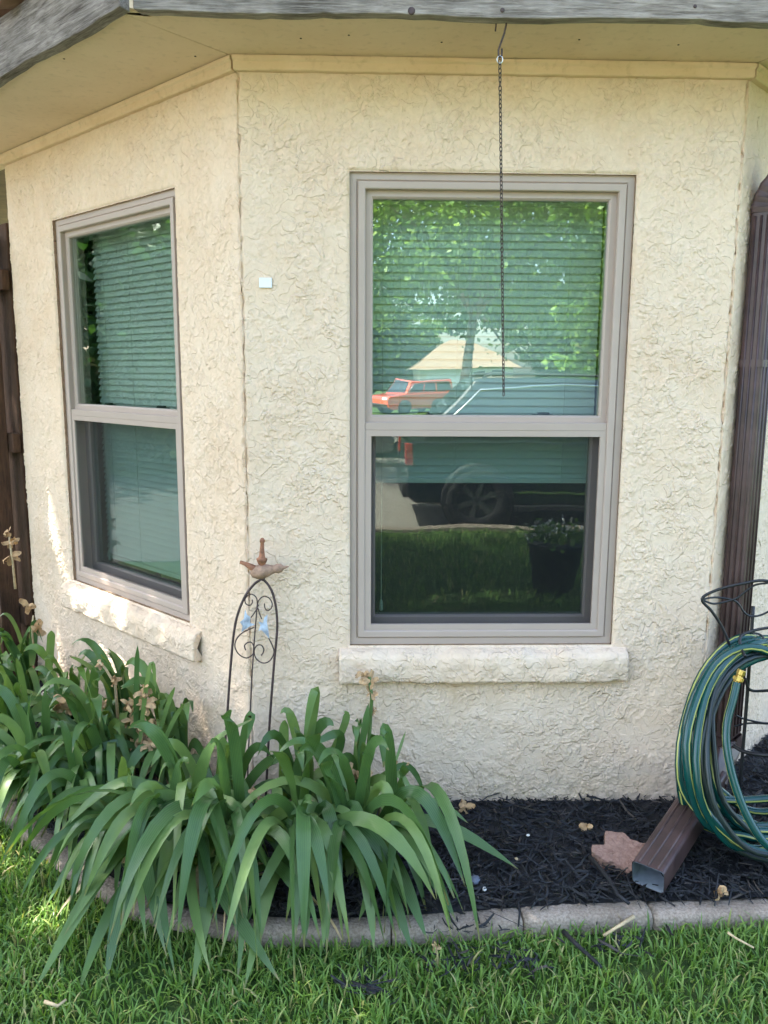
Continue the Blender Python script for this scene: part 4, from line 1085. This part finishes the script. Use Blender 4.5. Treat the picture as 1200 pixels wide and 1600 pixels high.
stick('dry_straw', [(70, 1565, .05), (90, 1572, .05), (103, 1562, .05)], .005, 'dry', 'short dry stem on the lawn at the lower corner below the irises', 'stem')
def petal_thing(u, v, z, r, label, cat='dry flower'):
    e = empty('dry_bloom', atz(u, v, z)); tag(e, label, cat); bloom((0, 0, 0), r, e); return e
petal_thing(728, 1258, .09, .018, 'withered tan bloom lying on the mulch against the wall')
petal_thing(1122, 1391, .085, .018, 'withered tan bloom lying on the mulch behind the edging')
petal_thing(917, 1291, .09, .014, 'small dry bloom on the mulch above the pinkish stone')
petal_thing(681, 1480, .04, .010, 'brown dry bud on the grass below the iris tips')

# solar light lying in the leaves
sol = empty('solar_light', atz(165, 1262, .09), .5); tag(sol, 'small square solar garden light half hidden among iris leaves', 'garden light')
g = MB(); g.box((-.05, -.05, .045), (.05, .05, .060)); o = g.build('solar_panel', M['dark_plastic'], sol); o.rotation_euler = (.35, .1, 0); bevel(o, .004)
g = MB(); g.prism([(-.032, -.032, .0), (.032, -.032, .0), (.032, .032, .0), (-.032, .032, .0)], (0, 0, .05)); o = g.build('lens', M['silver'], sol); o.rotation_euler = (.35, .1, 0); bevel(o, .004)
g = MB(); g.tube([(0, 0, 0), (0, .0, -.04)], .008, 8); g.build('stake', M['dark_plastic'], sol)

# ------------------------------------------------------------------ hose on its wire stand
hs = empty('hose_stand', (1.40, -.12, .06)); tag(hs, 'black wire hose stand before the downspout', 'hose stand')
def hp(u, v, y): return at(u, v, y)-hs.location
def wirebar(name, pts, r=.005, cat=True):
    P = [Vector(p) for p in pts]; Q = []
    for i in range(len(P)-1):
        a, b, c, d = P[max(i-1, 0)], P[i], P[i+1], P[min(i+2, len(P)-1)]
        for k in range(6):
            t = k/6; Q.append(.5*((2*b)+(c-a)*t+(2*a-5*b+4*c-d)*t*t+(3*b-a-3*c+d)*t**3))
    g = MB(); g.tube(Q+[P[-1]], r, 8); return g.build(name, M['wire'], hs, True)
wirebar('wire', [hp(1255, 930, -.16), hp(1200, 908, -.16), hp(1160, 912, -.16), hp(1120, 922, -.15), hp(1097, 936, -.15), hp(1112, 955, -.15), hp(1127, 978, -.14), hp(1140, 1010, -.14), hp(1150, 1060, -.12)])
wirebar('wire', [hp(1097, 937, -.15), hp(1110, 934, -.14), hp(1126, 934, -.13), hp(1150, 940, -.13), hp(1164, 958, -.13), hp(1178, 963, -.13), hp(1200, 956, -.13), hp(1240, 930, -.14)], .0035)
wirebar('wire', [hp(1097, 937, -.15), hp(1112, 943, -.15), hp(1126, 942, -.15), hp(1150, 935, -.15), hp(1165, 924, -.15), hp(1180, 914, -.15), hp(1200, 911, -.16)], .0035)
wirebar('wire', [hp(1260, 975, -.2), hp(1200, 981, -.2), hp(1172, 987, -.2), hp(1157, 995, -.21), hp(1158, 1012, -.24), hp(1164, 1025, -.28)], .005)
wirebar('wire', [hp(1172, 988, -.2), hp(1190, 993, -.2), hp(1197, 1010, -.22), hp(1196, 1030, -.22)], .0035)
wirebar('wire', [hp(1165, 1060, -.15), hp(1172, 1078, -.15), hp(1200, 1079, -.15), hp(1240, 1075, -.15)], .005)
wirebar('wire', [hp(1150, 1118, -.1), hp(1165, 1124, -.1), hp(1200, 1130, -.1), hp(1240, 1126, -.1)], .0035)
wirebar('wire', [hp(1147, 1135, -.1), hp(1170, 1130, -.1), hp(1200, 1131, -.1)], .0035)
for dx in (-.05, .12): wirebar('leg', [Vector((dx, .02, .76)), Vector((dx*1.1, .0, .4)), Vector((dx*1.3, -.02, -.06))], .006)
wirebar('wire', [hp(1146, 1165, -.1), hp(1165, 1175, -.14), hp(1200, 1180, -.18), hp(1260, 1176, -.2)], .007)

def hose(name, loops, label, seed, cx, top, bot, ry, mats, r=.0098, front=(0, 0), stripe_on=True):
    """loops draped over the stand: a long string of uneven ellipses"""
    rr = random.Random(seed); pts = []; n = 46
    PR = [dict(rx=rr.uniform(*ry), c=cx+rr.uniform(-.02, .03), t=top+rr.uniform(-.05, .0), b=bot+rr.uniform(0, .14), yt=rr.uniform(-.24, -.10), yb=rr.uniform(-.50, -.20), sk=rr.uniform(-.05, .05)) for _ in range(loops+1)]
    PR[0].update(rx=ry[1], c=cx, t=top, b=bot, yt=-.22, yb=-.555); PR[-1].update(PR[0])
    if loops > 2: PR[2].update(rx=ry[1]-.012, t=top-.01, b=bot+.015, yt=-.24, yb=-.47)
    for k in range(loops*n):
        u = k/n; i = int(u); t = u-i; a = PR[i]; b = PR[i+1]; mixv = lambda key: a[key]*(1-t)+b[key]*t
        th = 2*math.pi*t; zt_, zb = mixv('t'), mixv('b'); cz = zb+(zt_-zb)*.46; s = math.sin(th+math.pi/2); c = math.cos(th+math.pi/2)
        z = cz+(zt_-cz)*s if s > 0 else cz-(cz-zb)*abs(s)**.78
        x = mixv('c')+mixv('rx')*c*(1.0 if s < 0 else (1-.10*s*s)) + mixv('sk')*s
        f = (z-zb)/(zt_-zb); y = mixv('yb')*(1-f)+mixv('yt')*f - .05*math.sin(f*math.pi)
        wb = .006*math.sin(k*.37+seed)+.004*math.sin(k*.91); pts.append(Vector((x+wb, y+wb*.7, z+.5*wb*(z > .15))))
    e = empty(name, (cx, -.25, .07)); P = [p-e.location for p in pts]
    ns = 16; st_ = [0]*ns
    if stripe_on: st_[3] = 1; st_[11] = 1
    g = MB(); g.tube(P, r, ns, stripe=st_, twist=.006)
    g.build('hose_tube', mats, e, True); tag(e, label, 'hose'); return e
hose('garden_hose', 11, 'coiled green garden hose with yellow stripes hung on the wire stand', 41, 1.335, .735, .078, (.20, .290), [M['hose'], M['stripe']], r=.0128)
hose('garden_hose', 4, 'thinner dark hose coiled behind the striped green one', 55, 1.345, .70, .10, (.18, .27), [M['hose_dark'], M['stripe']], r=.0085, stripe_on=False)
bc = at(1155, 1057, -.33); e = empty('brass_coupling', bc); tag(e, 'brass hose coupling at the loose end of the green hose', 'coupling')
ax = Vector((-.35, -.1, -.9)).normalized()
g = MB(); g.lathe((0, 0, 0), [(.0125, -.022), (.0135, -.021), (.0135, -.006), (.0115, -.004), (.0115, 0), (.0145, .002), (.0145, .014), (.0125, .016), (.0115, .026), (.009, .027)], 8, ax); bevel(g.build('coupling_nut', M['brass'], e), .0008)
for k in range(6):
    a_ = ax.orthogonal().normalized(); b_ = ax.cross(a_); t = 2*math.pi*k/6; q_ = (a_*math.cos(t)+b_*math.sin(t))*.0145
    g = MB(); g.tube([q_+ax*.003, q_+ax*.013], .0022, 5); g.build('rib', M['brass'], e)
# loose end of the hose running from the coupling
g = MB(); P = [bc+ax*.02, at(1146, 1090, -.35), at(1136, 1130, -.38), at(1136, 1170, -.41), at(1148, 1225, -.45), at(1170, 1280, -.49), at(1200, 1322, -.52), at(1250, 1350, -.53), at(1320, 1355, -.52)]
Q = []
for i in range(len(P)-1):
    a, b, c, d = P[max(i-1, 0)], P[i], P[i+1], P[min(i+2, len(P)-1)]
    for k in range(6):
        t = k/6; Q.append(.5*((2*b)+(c-a)*t+(2*a-5*b+4*c-d)*t*t+(3*b-a-3*c+d)*t**3))
e = empty('garden_hose', (1.3, -.42, .09)); g.tube([p-e.location for p in Q+[P[-1]]], 0.0122, 16, stripe=[1 if k in (2, 10) else 0 for k in range(16)], twist=.004)
g.build('hose_tube', [M['hose'], M['stripe']], e, True); tag(e, 'loose striped end of green hose drooping in front of the coil', 'hose')

# ------------------------------------------------------------------ the front yard and street (seen in the panes)
rt_ = random.Random(77)
def leaf_cloud(name, pts, sizes, mat, parent, seed):
    r = np.random.default_rng(seed); P = np.asarray(pts, np.float32); n = len(P); s = np.asarray(sizes, np.float32)
    d = r.standard_normal((n, 3)); d[:, 2] -= .4; d /= np.linalg.norm(d, axis=1)[:, None]
    e = r.standard_normal((n, 3)); e -= d*(e*d).sum(1)[:, None]; e /= np.linalg.norm(e, axis=1)[:, None]
    L = s[:, None]; w = s[:, None]*.32
    nn = np.cross(d, e); V = np.stack([P-d*L*.5, P+e*w+nn*w*.3, P+d*L*.5, P-e*w+nn*w*.3], 1).reshape(-1, 3)
    F = (np.arange(n)*4)[:, None]+np.array([[0, 1, 2, 3]])
    return np_mesh(name, V, F, mat, parent, False)
def tree(x, y, z0, label, trunk_h, trunk_r, crown, n, size, mat, seed, gaps=None, nl=7, hang=None, lean=(0, 0)):
    """crown: (cx, cy, cz, rx, ry, rz)"""
    r = random.Random(seed); e = empty('shade_tree', (x, y, z0)); tag(e, label, 'tree', 'trees round the front yard')
    L = e.location; cx, cy, cz, rx, ry, rz = crown; top = Vector((x+lean[0], y+lean[1], z0+trunk_h))
    g = MB(); g.tube([(0, 0, -.1), (0+lean[0]*.2, lean[1]*.2, trunk_h*.35), (lean[0]*.6, lean[1]*.6, trunk_h*.7), tuple(top-L)], [trunk_r*1.3, trunk_r, trunk_r*.85, trunk_r*.7], 10)
    tk = g.build('trunk', M['bark'], e, True); tips = []
    for k in range(nl):
        a = 2*math.pi*k/nl+r.uniform(-.3, .3); q_ = r.uniform(.45, .8)
        tip = Vector((cx+rx*q_*math.cos(a), cy+ry*q_*math.sin(a), cz+rz*r.uniform(-.3, .6))); mid = top.lerp(tip, .5)+Vector((0, 0, r.uniform(.1, .5)))
        g = MB(); P = [top-L-Vector((0, 0, r.uniform(.1, .4))), top.lerp(mid, .5)-L+Vector((0, 0, .15)), mid-L, tip-L]; g.tube(P, [trunk_r*.55, trunk_r*.42, trunk_r*.28, trunk_r*.08], 7)
        g.build('limb', M['bark'], e, True); tips += [mid, tip, mid.lerp(tip, .5)]
    # foliage in clumps
    rr = np.random.default_rng(seed); nc = max(30, n//130); pts = []; C = []
    while len(C) < nc:
        v = rr.standard_normal(3); v /= np.linalg.norm(v); q_ = rr.random()**.45; c = np.array([cx, cy, cz])+v*q_*np.array([rx, ry, rz])
        C.append(c)
    if hang:
        for h_ in hang: C += [np.array(h_)+rr.normal(0, .25, 3) for _ in range(3)]
    per = n//len(C)
    for c in C:
        k = int(per*rr.uniform(.5, 1.5)); pts.append(c+rr.standard_normal((k, 3))*np.array([.36, .36, .22])*(rx/3.5)**.5*rr.uniform(.7, 1.4))
    P = np.concatenate(pts)
    if gaps is not None: P = P[gaps(P)]
    leaf_cloud('crown', P-np.array(L), size*rr.uniform(.6, 1.3, len(P)), mat, e, seed+1)
    return e
# crown leaves are cut away so sun lands on these spots: (target point, radius)
SD = np.array(sdir)
LIT = [(LP(1.60, 0, 1.10), .13), (LP(1.50, 0, .93), .09), (LP(1.43, 0, .78), .06), (LP(1.20, .04, .64), .10), (LP(1.05, .04, .64), .08), (LP(.85, .04, .64), .05), (LP(1.62, 0, .35), .12), (LP(1.66, .05, .55), .06),
       (LP(1.85, .2, .3), .30), (LP(2.05, .25, .35), .25), (Vector((-.98, -.32, .03)), .10), (Vector((-1.12, -.20, .03)), .12), (Vector((-.90, -.52, .03)), .10), (Vector((-1.02, -.62, .03)), .07), (Vector((-1.25, -.45, .03)), .14),
       (Vector((-.72, -.86, .04)), .05), (Vector((-.12, -.86, .04)), .045), (Vector((.02, -.9, .04)), .03), (at(225, 1300, -.45), .035), (at(460, 1320, -.5), .035), (at(350, 1330, -.5), .03), (at(190, 1400, -.6), .04), (at(420, 1360, -.5), .03),
       (Vector((.6, -2.7, 0)), .35), (Vector((1.1, -2.9, 0)), .30), (Vector((1.6, -3.6, 0)), .3), (Vector((-.9, -2.2, 0)), .3)]
def gaps(P):
    keep = np.ones(len(P), bool); rk = np.random.default_rng(3).random(len(P))
    for c, r in LIT:
        d = P-np.array(c); t = d@SD; dist = np.linalg.norm(d-t[:, None]*SD, axis=1); keep &= ~((dist < r*.66+.03) & (t > 0) & (rk > .12))
    return keep
# leafy limbs over the narrow strip of lawn: spread the crown where its shade must fall
tree(-5.3, -3.2, 0, 'broad shade tree standing on the lawn off to the side', 3.6, .22, (-4.3, -.2, 6.6, 3.5, 5.0, 1.7), 44000, .17, M['tree_leaf'], 101, gaps, 9)
hang = [(x_, -13.2+rt_.uniform(-1, 1), z_) for x_, z_ in ((-1.2, 2.9), (-.6, 2.6), (.2, 3.0), (.5, 2.4), (.9, 3.3), (1.6, 3.6), (2.4, 3.2), (3.0, 2.9), (3.4, 3.4), (3.7, 2.7), (4.3, 2.9), (4.8, 3.3), (-1.4, 2.2), (-.9, 3.5), (5.2, 2.7), (2.2, 3.7), (-2.2, 2.4), (6, 2.6))]
tree(1.9, -13.2, -.44, 'leafy tree across the street with low hanging sprays', 3.4, .11, (2.2, -13.2, 5.2, 5.6, 3.0, 2.3), 70000, .115, M['tree_leaf'], 202, None, 9, hang, (.3, 0))
for i, (x_, y_, h_, rx_, sd_, mt_) in enumerate([(-4.5, -24, 7, 4.4, 5, 'tree_leaf'), (14.5, -26, 7.5, 5.5, 6, 'tree_leaf'), (9.8, -21, 6.5, 3.4, 12, 'tree_leaf'), (-2, -64, 9, 7, 7, 'tree_leaf_dark'), (13, -72, 11, 9, 8, 'tree_leaf_dark'), (19, -50, 9, 7, 9, 'tree_leaf_dark')]):
    labs = ['bushy tree far across the street, seen in no pane but its shade', 'round tree beyond the street past the navy vehicle', 'slim leafy tree behind the navy vehicle', 'dark tree behind the white house, toward the orange vehicle', 'tall dark tree behind the white house roof', 'wide dark tree past the white house']
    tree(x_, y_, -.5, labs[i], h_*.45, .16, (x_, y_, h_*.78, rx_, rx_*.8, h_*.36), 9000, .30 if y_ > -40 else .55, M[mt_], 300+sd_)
for i, (x_, y_, rx_) in enumerate([(-9, -66, 6), (0, -69, 6), (17, -64, 5.5), (25, -62, 6), (3.5, -66, 4), (13.5, -40, 3.4)]):
    labs = ['low spreading tree at the far end of the driveway', 'low dark tree behind the orange vehicle', 'low dark tree at the end of the white house', 'low dark tree beyond the white house end', 'round dark tree behind the white garage', 'bushy tree between the street and the white house']
    tree(x_, y_, -.5, labs[i], 2.0, .15, (x_, y_, 3.4, rx_, 3.0, 3.3), 9000, .42, M['tree_leaf_dark' if i < 4 else 'tree_leaf'], 500+i)
for i, (x_, y_) in enumerate([(-13, 4.2), (-20, 6.5), (-17, 1.5), (-26, 12), (-14, 9)]):
    labs = ['tree at the side yard reflected in the angled window', 'larger tree farther down the side street', 'tree beside the side yard path', 'distant tree down the side street', 'tree behind the wooden fence']
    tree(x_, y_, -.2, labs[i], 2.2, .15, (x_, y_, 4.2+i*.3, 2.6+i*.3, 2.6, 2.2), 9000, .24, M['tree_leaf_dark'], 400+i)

tree(-12.2, 3.6, 0, 'low bushy tree added across the side drive to darken the angled window mirror', 1.0, .10, (-12.2, 3.6, 1.7, 1.6, 4.2, 1.7), 14000, .16, M['tree_leaf_dark'], 650)  # added to fill the angled window reflection with dark foliage
for i, (x_, y_) in enumerate([(-7.5, 13), (-13, 17), (9.5, 12), (14, 8)]):
    labs = ['tree rising behind the wooden fence, nearer the house', 'tree rising behind the wooden fence, farther from the house', 'tree behind the house on the hose side', 'tree beyond the side lawn on the hose side']
    tree(x_, y_, -.05, labs[i], 2.6, .15, (x_, y_, 4.4, 3.0, 2.6, 2.3), 7000, .24, M['tree_leaf'], 600+i)
def suv(name, loc, rz, Lg, Wd, Ht, mat, label, clear=.24, wheel_r=.39, rear=(.06, .28), front=(1.10, .75), sedan=False):
    e = empty(name, loc, rz); tag(e, label, 'car')
    h2 = Wd/2; belt = Ht*.60; L2 = Lg/2
    # lower body: rear at -x
    low = [(-L2, clear+.12), (-L2, belt-.05), (-L2+.05, belt), (L2-front[0]+.05 if not sedan else L2-1.2, belt), (L2-.15, belt-.12), (L2, belt-.28), (L2, clear+.1), (L2-.15, clear), (-L2+.15, clear)]
    wr = wheel_r; fx, rx = L2-.90, -L2+.95
    g = MB(); g.prism([(x, -h2, z) for x, z in low], (0, Wd, 0)); bevel(g.build('body', mat, e), .07, 3)
    # greenhouse, slanting inward
    r0 = -L2+rear[0] if not sedan else -L2+.75; f0 = L2-front[0] if not sedan else L2-1.25; r1 = r0+(rear[1] if not sedan else .55); f1 = f0-(front[1] if not sedan else .8)
    i0, i1 = .03, .20
    vs = []
    for sgn in (-1, 1):
        vs += [(r0, sgn*(h2-i0), belt-.01), (f0, sgn*(h2-i0), belt-.01), (f1, sgn*(h2-i1), Ht), (r1, sgn*(h2-i1), Ht)]
    g = MB(); g.add(vs, [(0, 1, 2, 3), (7, 6, 5, 4), (0, 4, 5, 1), (1, 5, 6, 2), (2, 6, 7, 3), (3, 7, 4, 0)]); bevel(g.build('cabin', mat, e), .06, 3)
    def P(u, t, sgn, off=.008):    # point on the cabin side, u along 0..1, t up 0..1
        a = r0+(r1-r0)*t; b = f0+(f1-f0)*t; y = (h2-i0)+((h2-i1)-(h2-i0))*t
        return Vector((a+(b-a)*u, sgn*(y+off), belt+(Ht-belt)*t))
    for sgn in (-1, 1):
        for (u0, u1) in ((.05, .30), (.33, .60), (.63, .93)):
            g = MB(); q_ = [P(u0, .12, sgn), P(u1, .12, sgn), P(u1-.02*(u1 > .9), .80, sgn), P(u0+.01, .80, sgn)]
            g.add(q_, [(0, 1, 2, 3)]); o = g.build('side_window', M['car_glass'], e)
        g = MB(); g.tube([P(.03, .08, sgn, .014), P(.045, .5, sgn, .014), P(.07, .82, sgn, .014), P(.3, .88, sgn, .014), P(.65, .88, sgn, .014), P(.9, .80, sgn, .014), P(.965, .1, sgn, .014)], .014, 6); g.build('window_trim', M['chrome'], e, True)
        g = MB(); g.tube([(r1+.1, sgn*(h2-i1-.05), Ht+.0), (r1+.2, sgn*(h2-i1-.05), Ht+.05), (f1-.35, sgn*(h2-i1-.05), Ht+.05), (f1-.2, sgn*(h2-i1-.05), Ht)], .018, 6); g.build('roof_rail', M['black_trim'], e, True)
        g = MB(); g.box((rx+wr+.12, sgn*h2-.02, clear-.06), (fx-wr-.12, sgn*h2+.06, clear-.01)); g.build('running_board', M['black_trim'], e)
        g = MB(); g.box((rx+wr+.12, sgn*(h2+.004)-.006, clear+.155), (fx-wr-.12, sgn*(h2+.004)+.006, clear+.185)); g.build('chrome_strip', M['chrome'], e)
        g = MB(); g.box((-L2-.012, sgn*(h2-.10)-.09, belt-.32), (-L2+.10, sgn*(h2-.10)+.108, belt-.03)); bevel(g.build('tail_light', M['red_lens'], e), .02)
        g = MB(); g.box((L2-.12, sgn*(h2-.22)-.2, belt-.34), (L2+.012, sgn*(h2-.22)+.2, belt-.20)); bevel(g.build('headlight', M['lamp_lens'], e), .02)
        for hx in (-.02, 1.0):
            g = MB(); g.box((hx, sgn*h2-.01, belt-.16), (hx+.17, sgn*h2+.025, belt-.13)); bevel(g.build('door_handle', M['black_trim'], e), .008)
        for wx in (fx, rx):
            g = MB(); g.lathe((wx, sgn*(h2-.02), wr), [(wr+.075, -.012), (wr+.075, .035), (wr+.01, .04)], 24, (0, sgn, 0)); g.build('wheel_arch', M['black_trim'], e, True)
            g = MB(); g.lathe((wx, sgn*(h2-.16), wr), [(wr*.6, -.10), (wr*.95, -.10), (wr, -.07), (wr, .17), (wr*.96, .205), (wr*.66, .215), (wr*.64, .17)], 28, (0, sgn, 0)); w_ = g.build('wheel', M['tyre'], e, True)
            for k in range(6):
                a = 2*math.pi*k/6+.3; d = Vector((math.cos(a), 0, math.sin(a))); c = Vector((wx, sgn*(h2+.035), wr)); s_ = Vector((-d.z, 0, d.x))*wr*.07
                g = MB(); g.prism([c+d*wr*.08-s_, c+d*wr*.64-s_*1.4, c+d*wr*.64+s_*1.4, c+d*wr*.08+s_], (0, -sgn*.03, 0)); g.build('spoke', M['rim'], w_)
    g = MB(); q_ = [Vector((r0+(r1-r0)*t-.012, y, belt+(Ht-belt)*t)) for (y, t) in ((-(h2-.2), .15), (h2-.2, .15), (h2-.3, .85), (-(h2-.3), .85))]; g.add(q_, [(0, 1, 2, 3)]); g.build('rear_window', M['car_glass'], e)
    g = MB(); q_ = [Vector((f0+(f1-f0)*t+.012, y, belt+(Ht-belt)*t)) for (y, t) in ((-(h2-.14), .08), (h2-.14, .08), (h2-.28, .92), (-(h2-.28), .92))]; g.add(q_, [(0, 1, 2, 3)]); g.build('windscreen', M['car_glass'], e)
    g = MB(); g.box((-L2-.05, -h2+.05, clear+.08), (-L2+.12, h2-.05, clear+.32)); bevel(g.build('bumper', M['black_trim'], e), .04, 2)
    g = MB(); g.box((L2-.12, -h2+.05, clear+.02), (L2+.05, h2-.05, clear+.26)); bevel(g.build('bumper', M['black_trim'], e), .04, 2)
    return e
suv('parked_suv', (.62+2.65, -8.75, -.462), 0, 5.3, 2.0, 1.96, M['car_navy'], 'dark navy full-size vehicle parked along the street, mirrored in the front window', .34, .41, rear=(.18, .75))
suv('parked_suv', (2.75, -41, -.5), rad(152), 4.2, 1.85, 1.78, M['car_orange'], 'bright orange boxy vehicle parked by the white house, mirrored in the upper pane', .24, .36, rear=(.04, .16), front=(.95, .42))
suv('parked_car', (-1.35, -17.5, -.50), rad(8), 4.6, 1.8, 1.45, M['car_grey'], 'grey saloon car parked over the street, nosing into the lower pane mirror', .2, .32, sedan=True)
# white house over the street
nb = empty('white_house', (8.2, -60, -.5)); tag(nb, 'low white house with a tan hip roof mirrored in the upper pane', 'house')
g = MB(); g.box((-4.2, -4, 0), (2.6, 4, 2.5)); g.build('wall', M['white_wall'], nb)
g = MB(); g.add([(-4.7, -4.6, 2.4), (3.1, -4.6, 2.4), (3.1, 4.6, 2.4), (-4.7, 4.6, 2.4), (-1.4, 0, 4.8), (.0, 0, 4.8)], [(0, 1, 5, 4), (2, 3, 4, 5), (1, 2, 5), (3, 0, 4), (3, 2, 1, 0)]); g.build('roof', M['roof'], nb)
g = MB(); g.box((-3.6, 4.0, 0), (-.6, 4.06, 2.1)); g.build('garage_door', M['white_plastic'], nb)
for x_ in (-.2, 1.1):
    g = MB(); g.box((x_, 3.98, 1.0), (x_+1.0, 4.05, 2.2)); wv = g.build('window', M['white_plastic'], nb)
    g = MB(); g.box((x_+.08, 4.05, 1.08), (x_+.92, 4.065, 2.12)); g.build('pane', M['car_glass'], wv)
g = MB(); g.add([(-2, -57.5, -.60), (7, -57.5, -.60), (7, -15.2, -.405), (-2, -15.2, -.405)], [(0, 1, 2, 3)])
tag(g.build('driveway', M['drive']), 'pale concrete driveway over the street', kind='structure')
# side street building for the angled pane
sh = empty('tan_house', (-34, 9, -.3), rad(-75)); tag(sh, 'tan house down the side street mirrored in the angled window', 'house')
g = MB(); g.box((-6, -4, 0), (6, 4, 2.7)); g.build('wall', M['roof'], sh)
g = MB(); g.add([(-6.7, -4.7, 2.6), (6.7, -4.7, 2.6), (6.7, 4.7, 2.6), (-6.7, 4.7, 2.6), (-2.2, 0, 4.9), (2.2, 0, 4.9)], [(0, 1, 5, 4), (2, 3, 4, 5), (1, 2, 5), (3, 0, 4), (3, 2, 1, 0)]); g.build('roof', M['roof'], sh)
g = MB(); g.add([(-10.2, -7.2, .006), (-4.3, -7.2, .006), (-4.3, 30, .006), (-10.2, 30, .006)], [(0, 1, 2, 3)])
tag(g.build('side_driveway', M['asphalt']), 'grey side drive beyond the lawn', kind='structure')
# planter at the edge of the lawn
pt = empty('planter', (1.46, -2.95, 0)); tag(pt, 'dark round planter with pale flowers standing on the lawn', 'planter')
g = MB(); g.lathe((0, 0, 0), [(.13, 0), (.15, .02), (.20, .34), (.215, .35), (.215, .40), (.195, .40), (.19, .36), (.02, .35)], 24); g.build('pot', M['dark_plastic'], pt, True)
rp = np.random.default_rng(8); P = rp.normal(0, 1, (700, 3))*np.array([.10, .10, .035])+np.array([0, 0, .42]); leaf_cloud('foliage', P, np.full(700, .05), M['tree_leaf'], pt, 9)
P = rp.normal(0, 1, (160, 3))*np.array([.11, .11, .03])+np.array([0, 0, .46]); leaf_cloud('flowers', P, np.full(160, .035), M['pebble'], pt, 10)
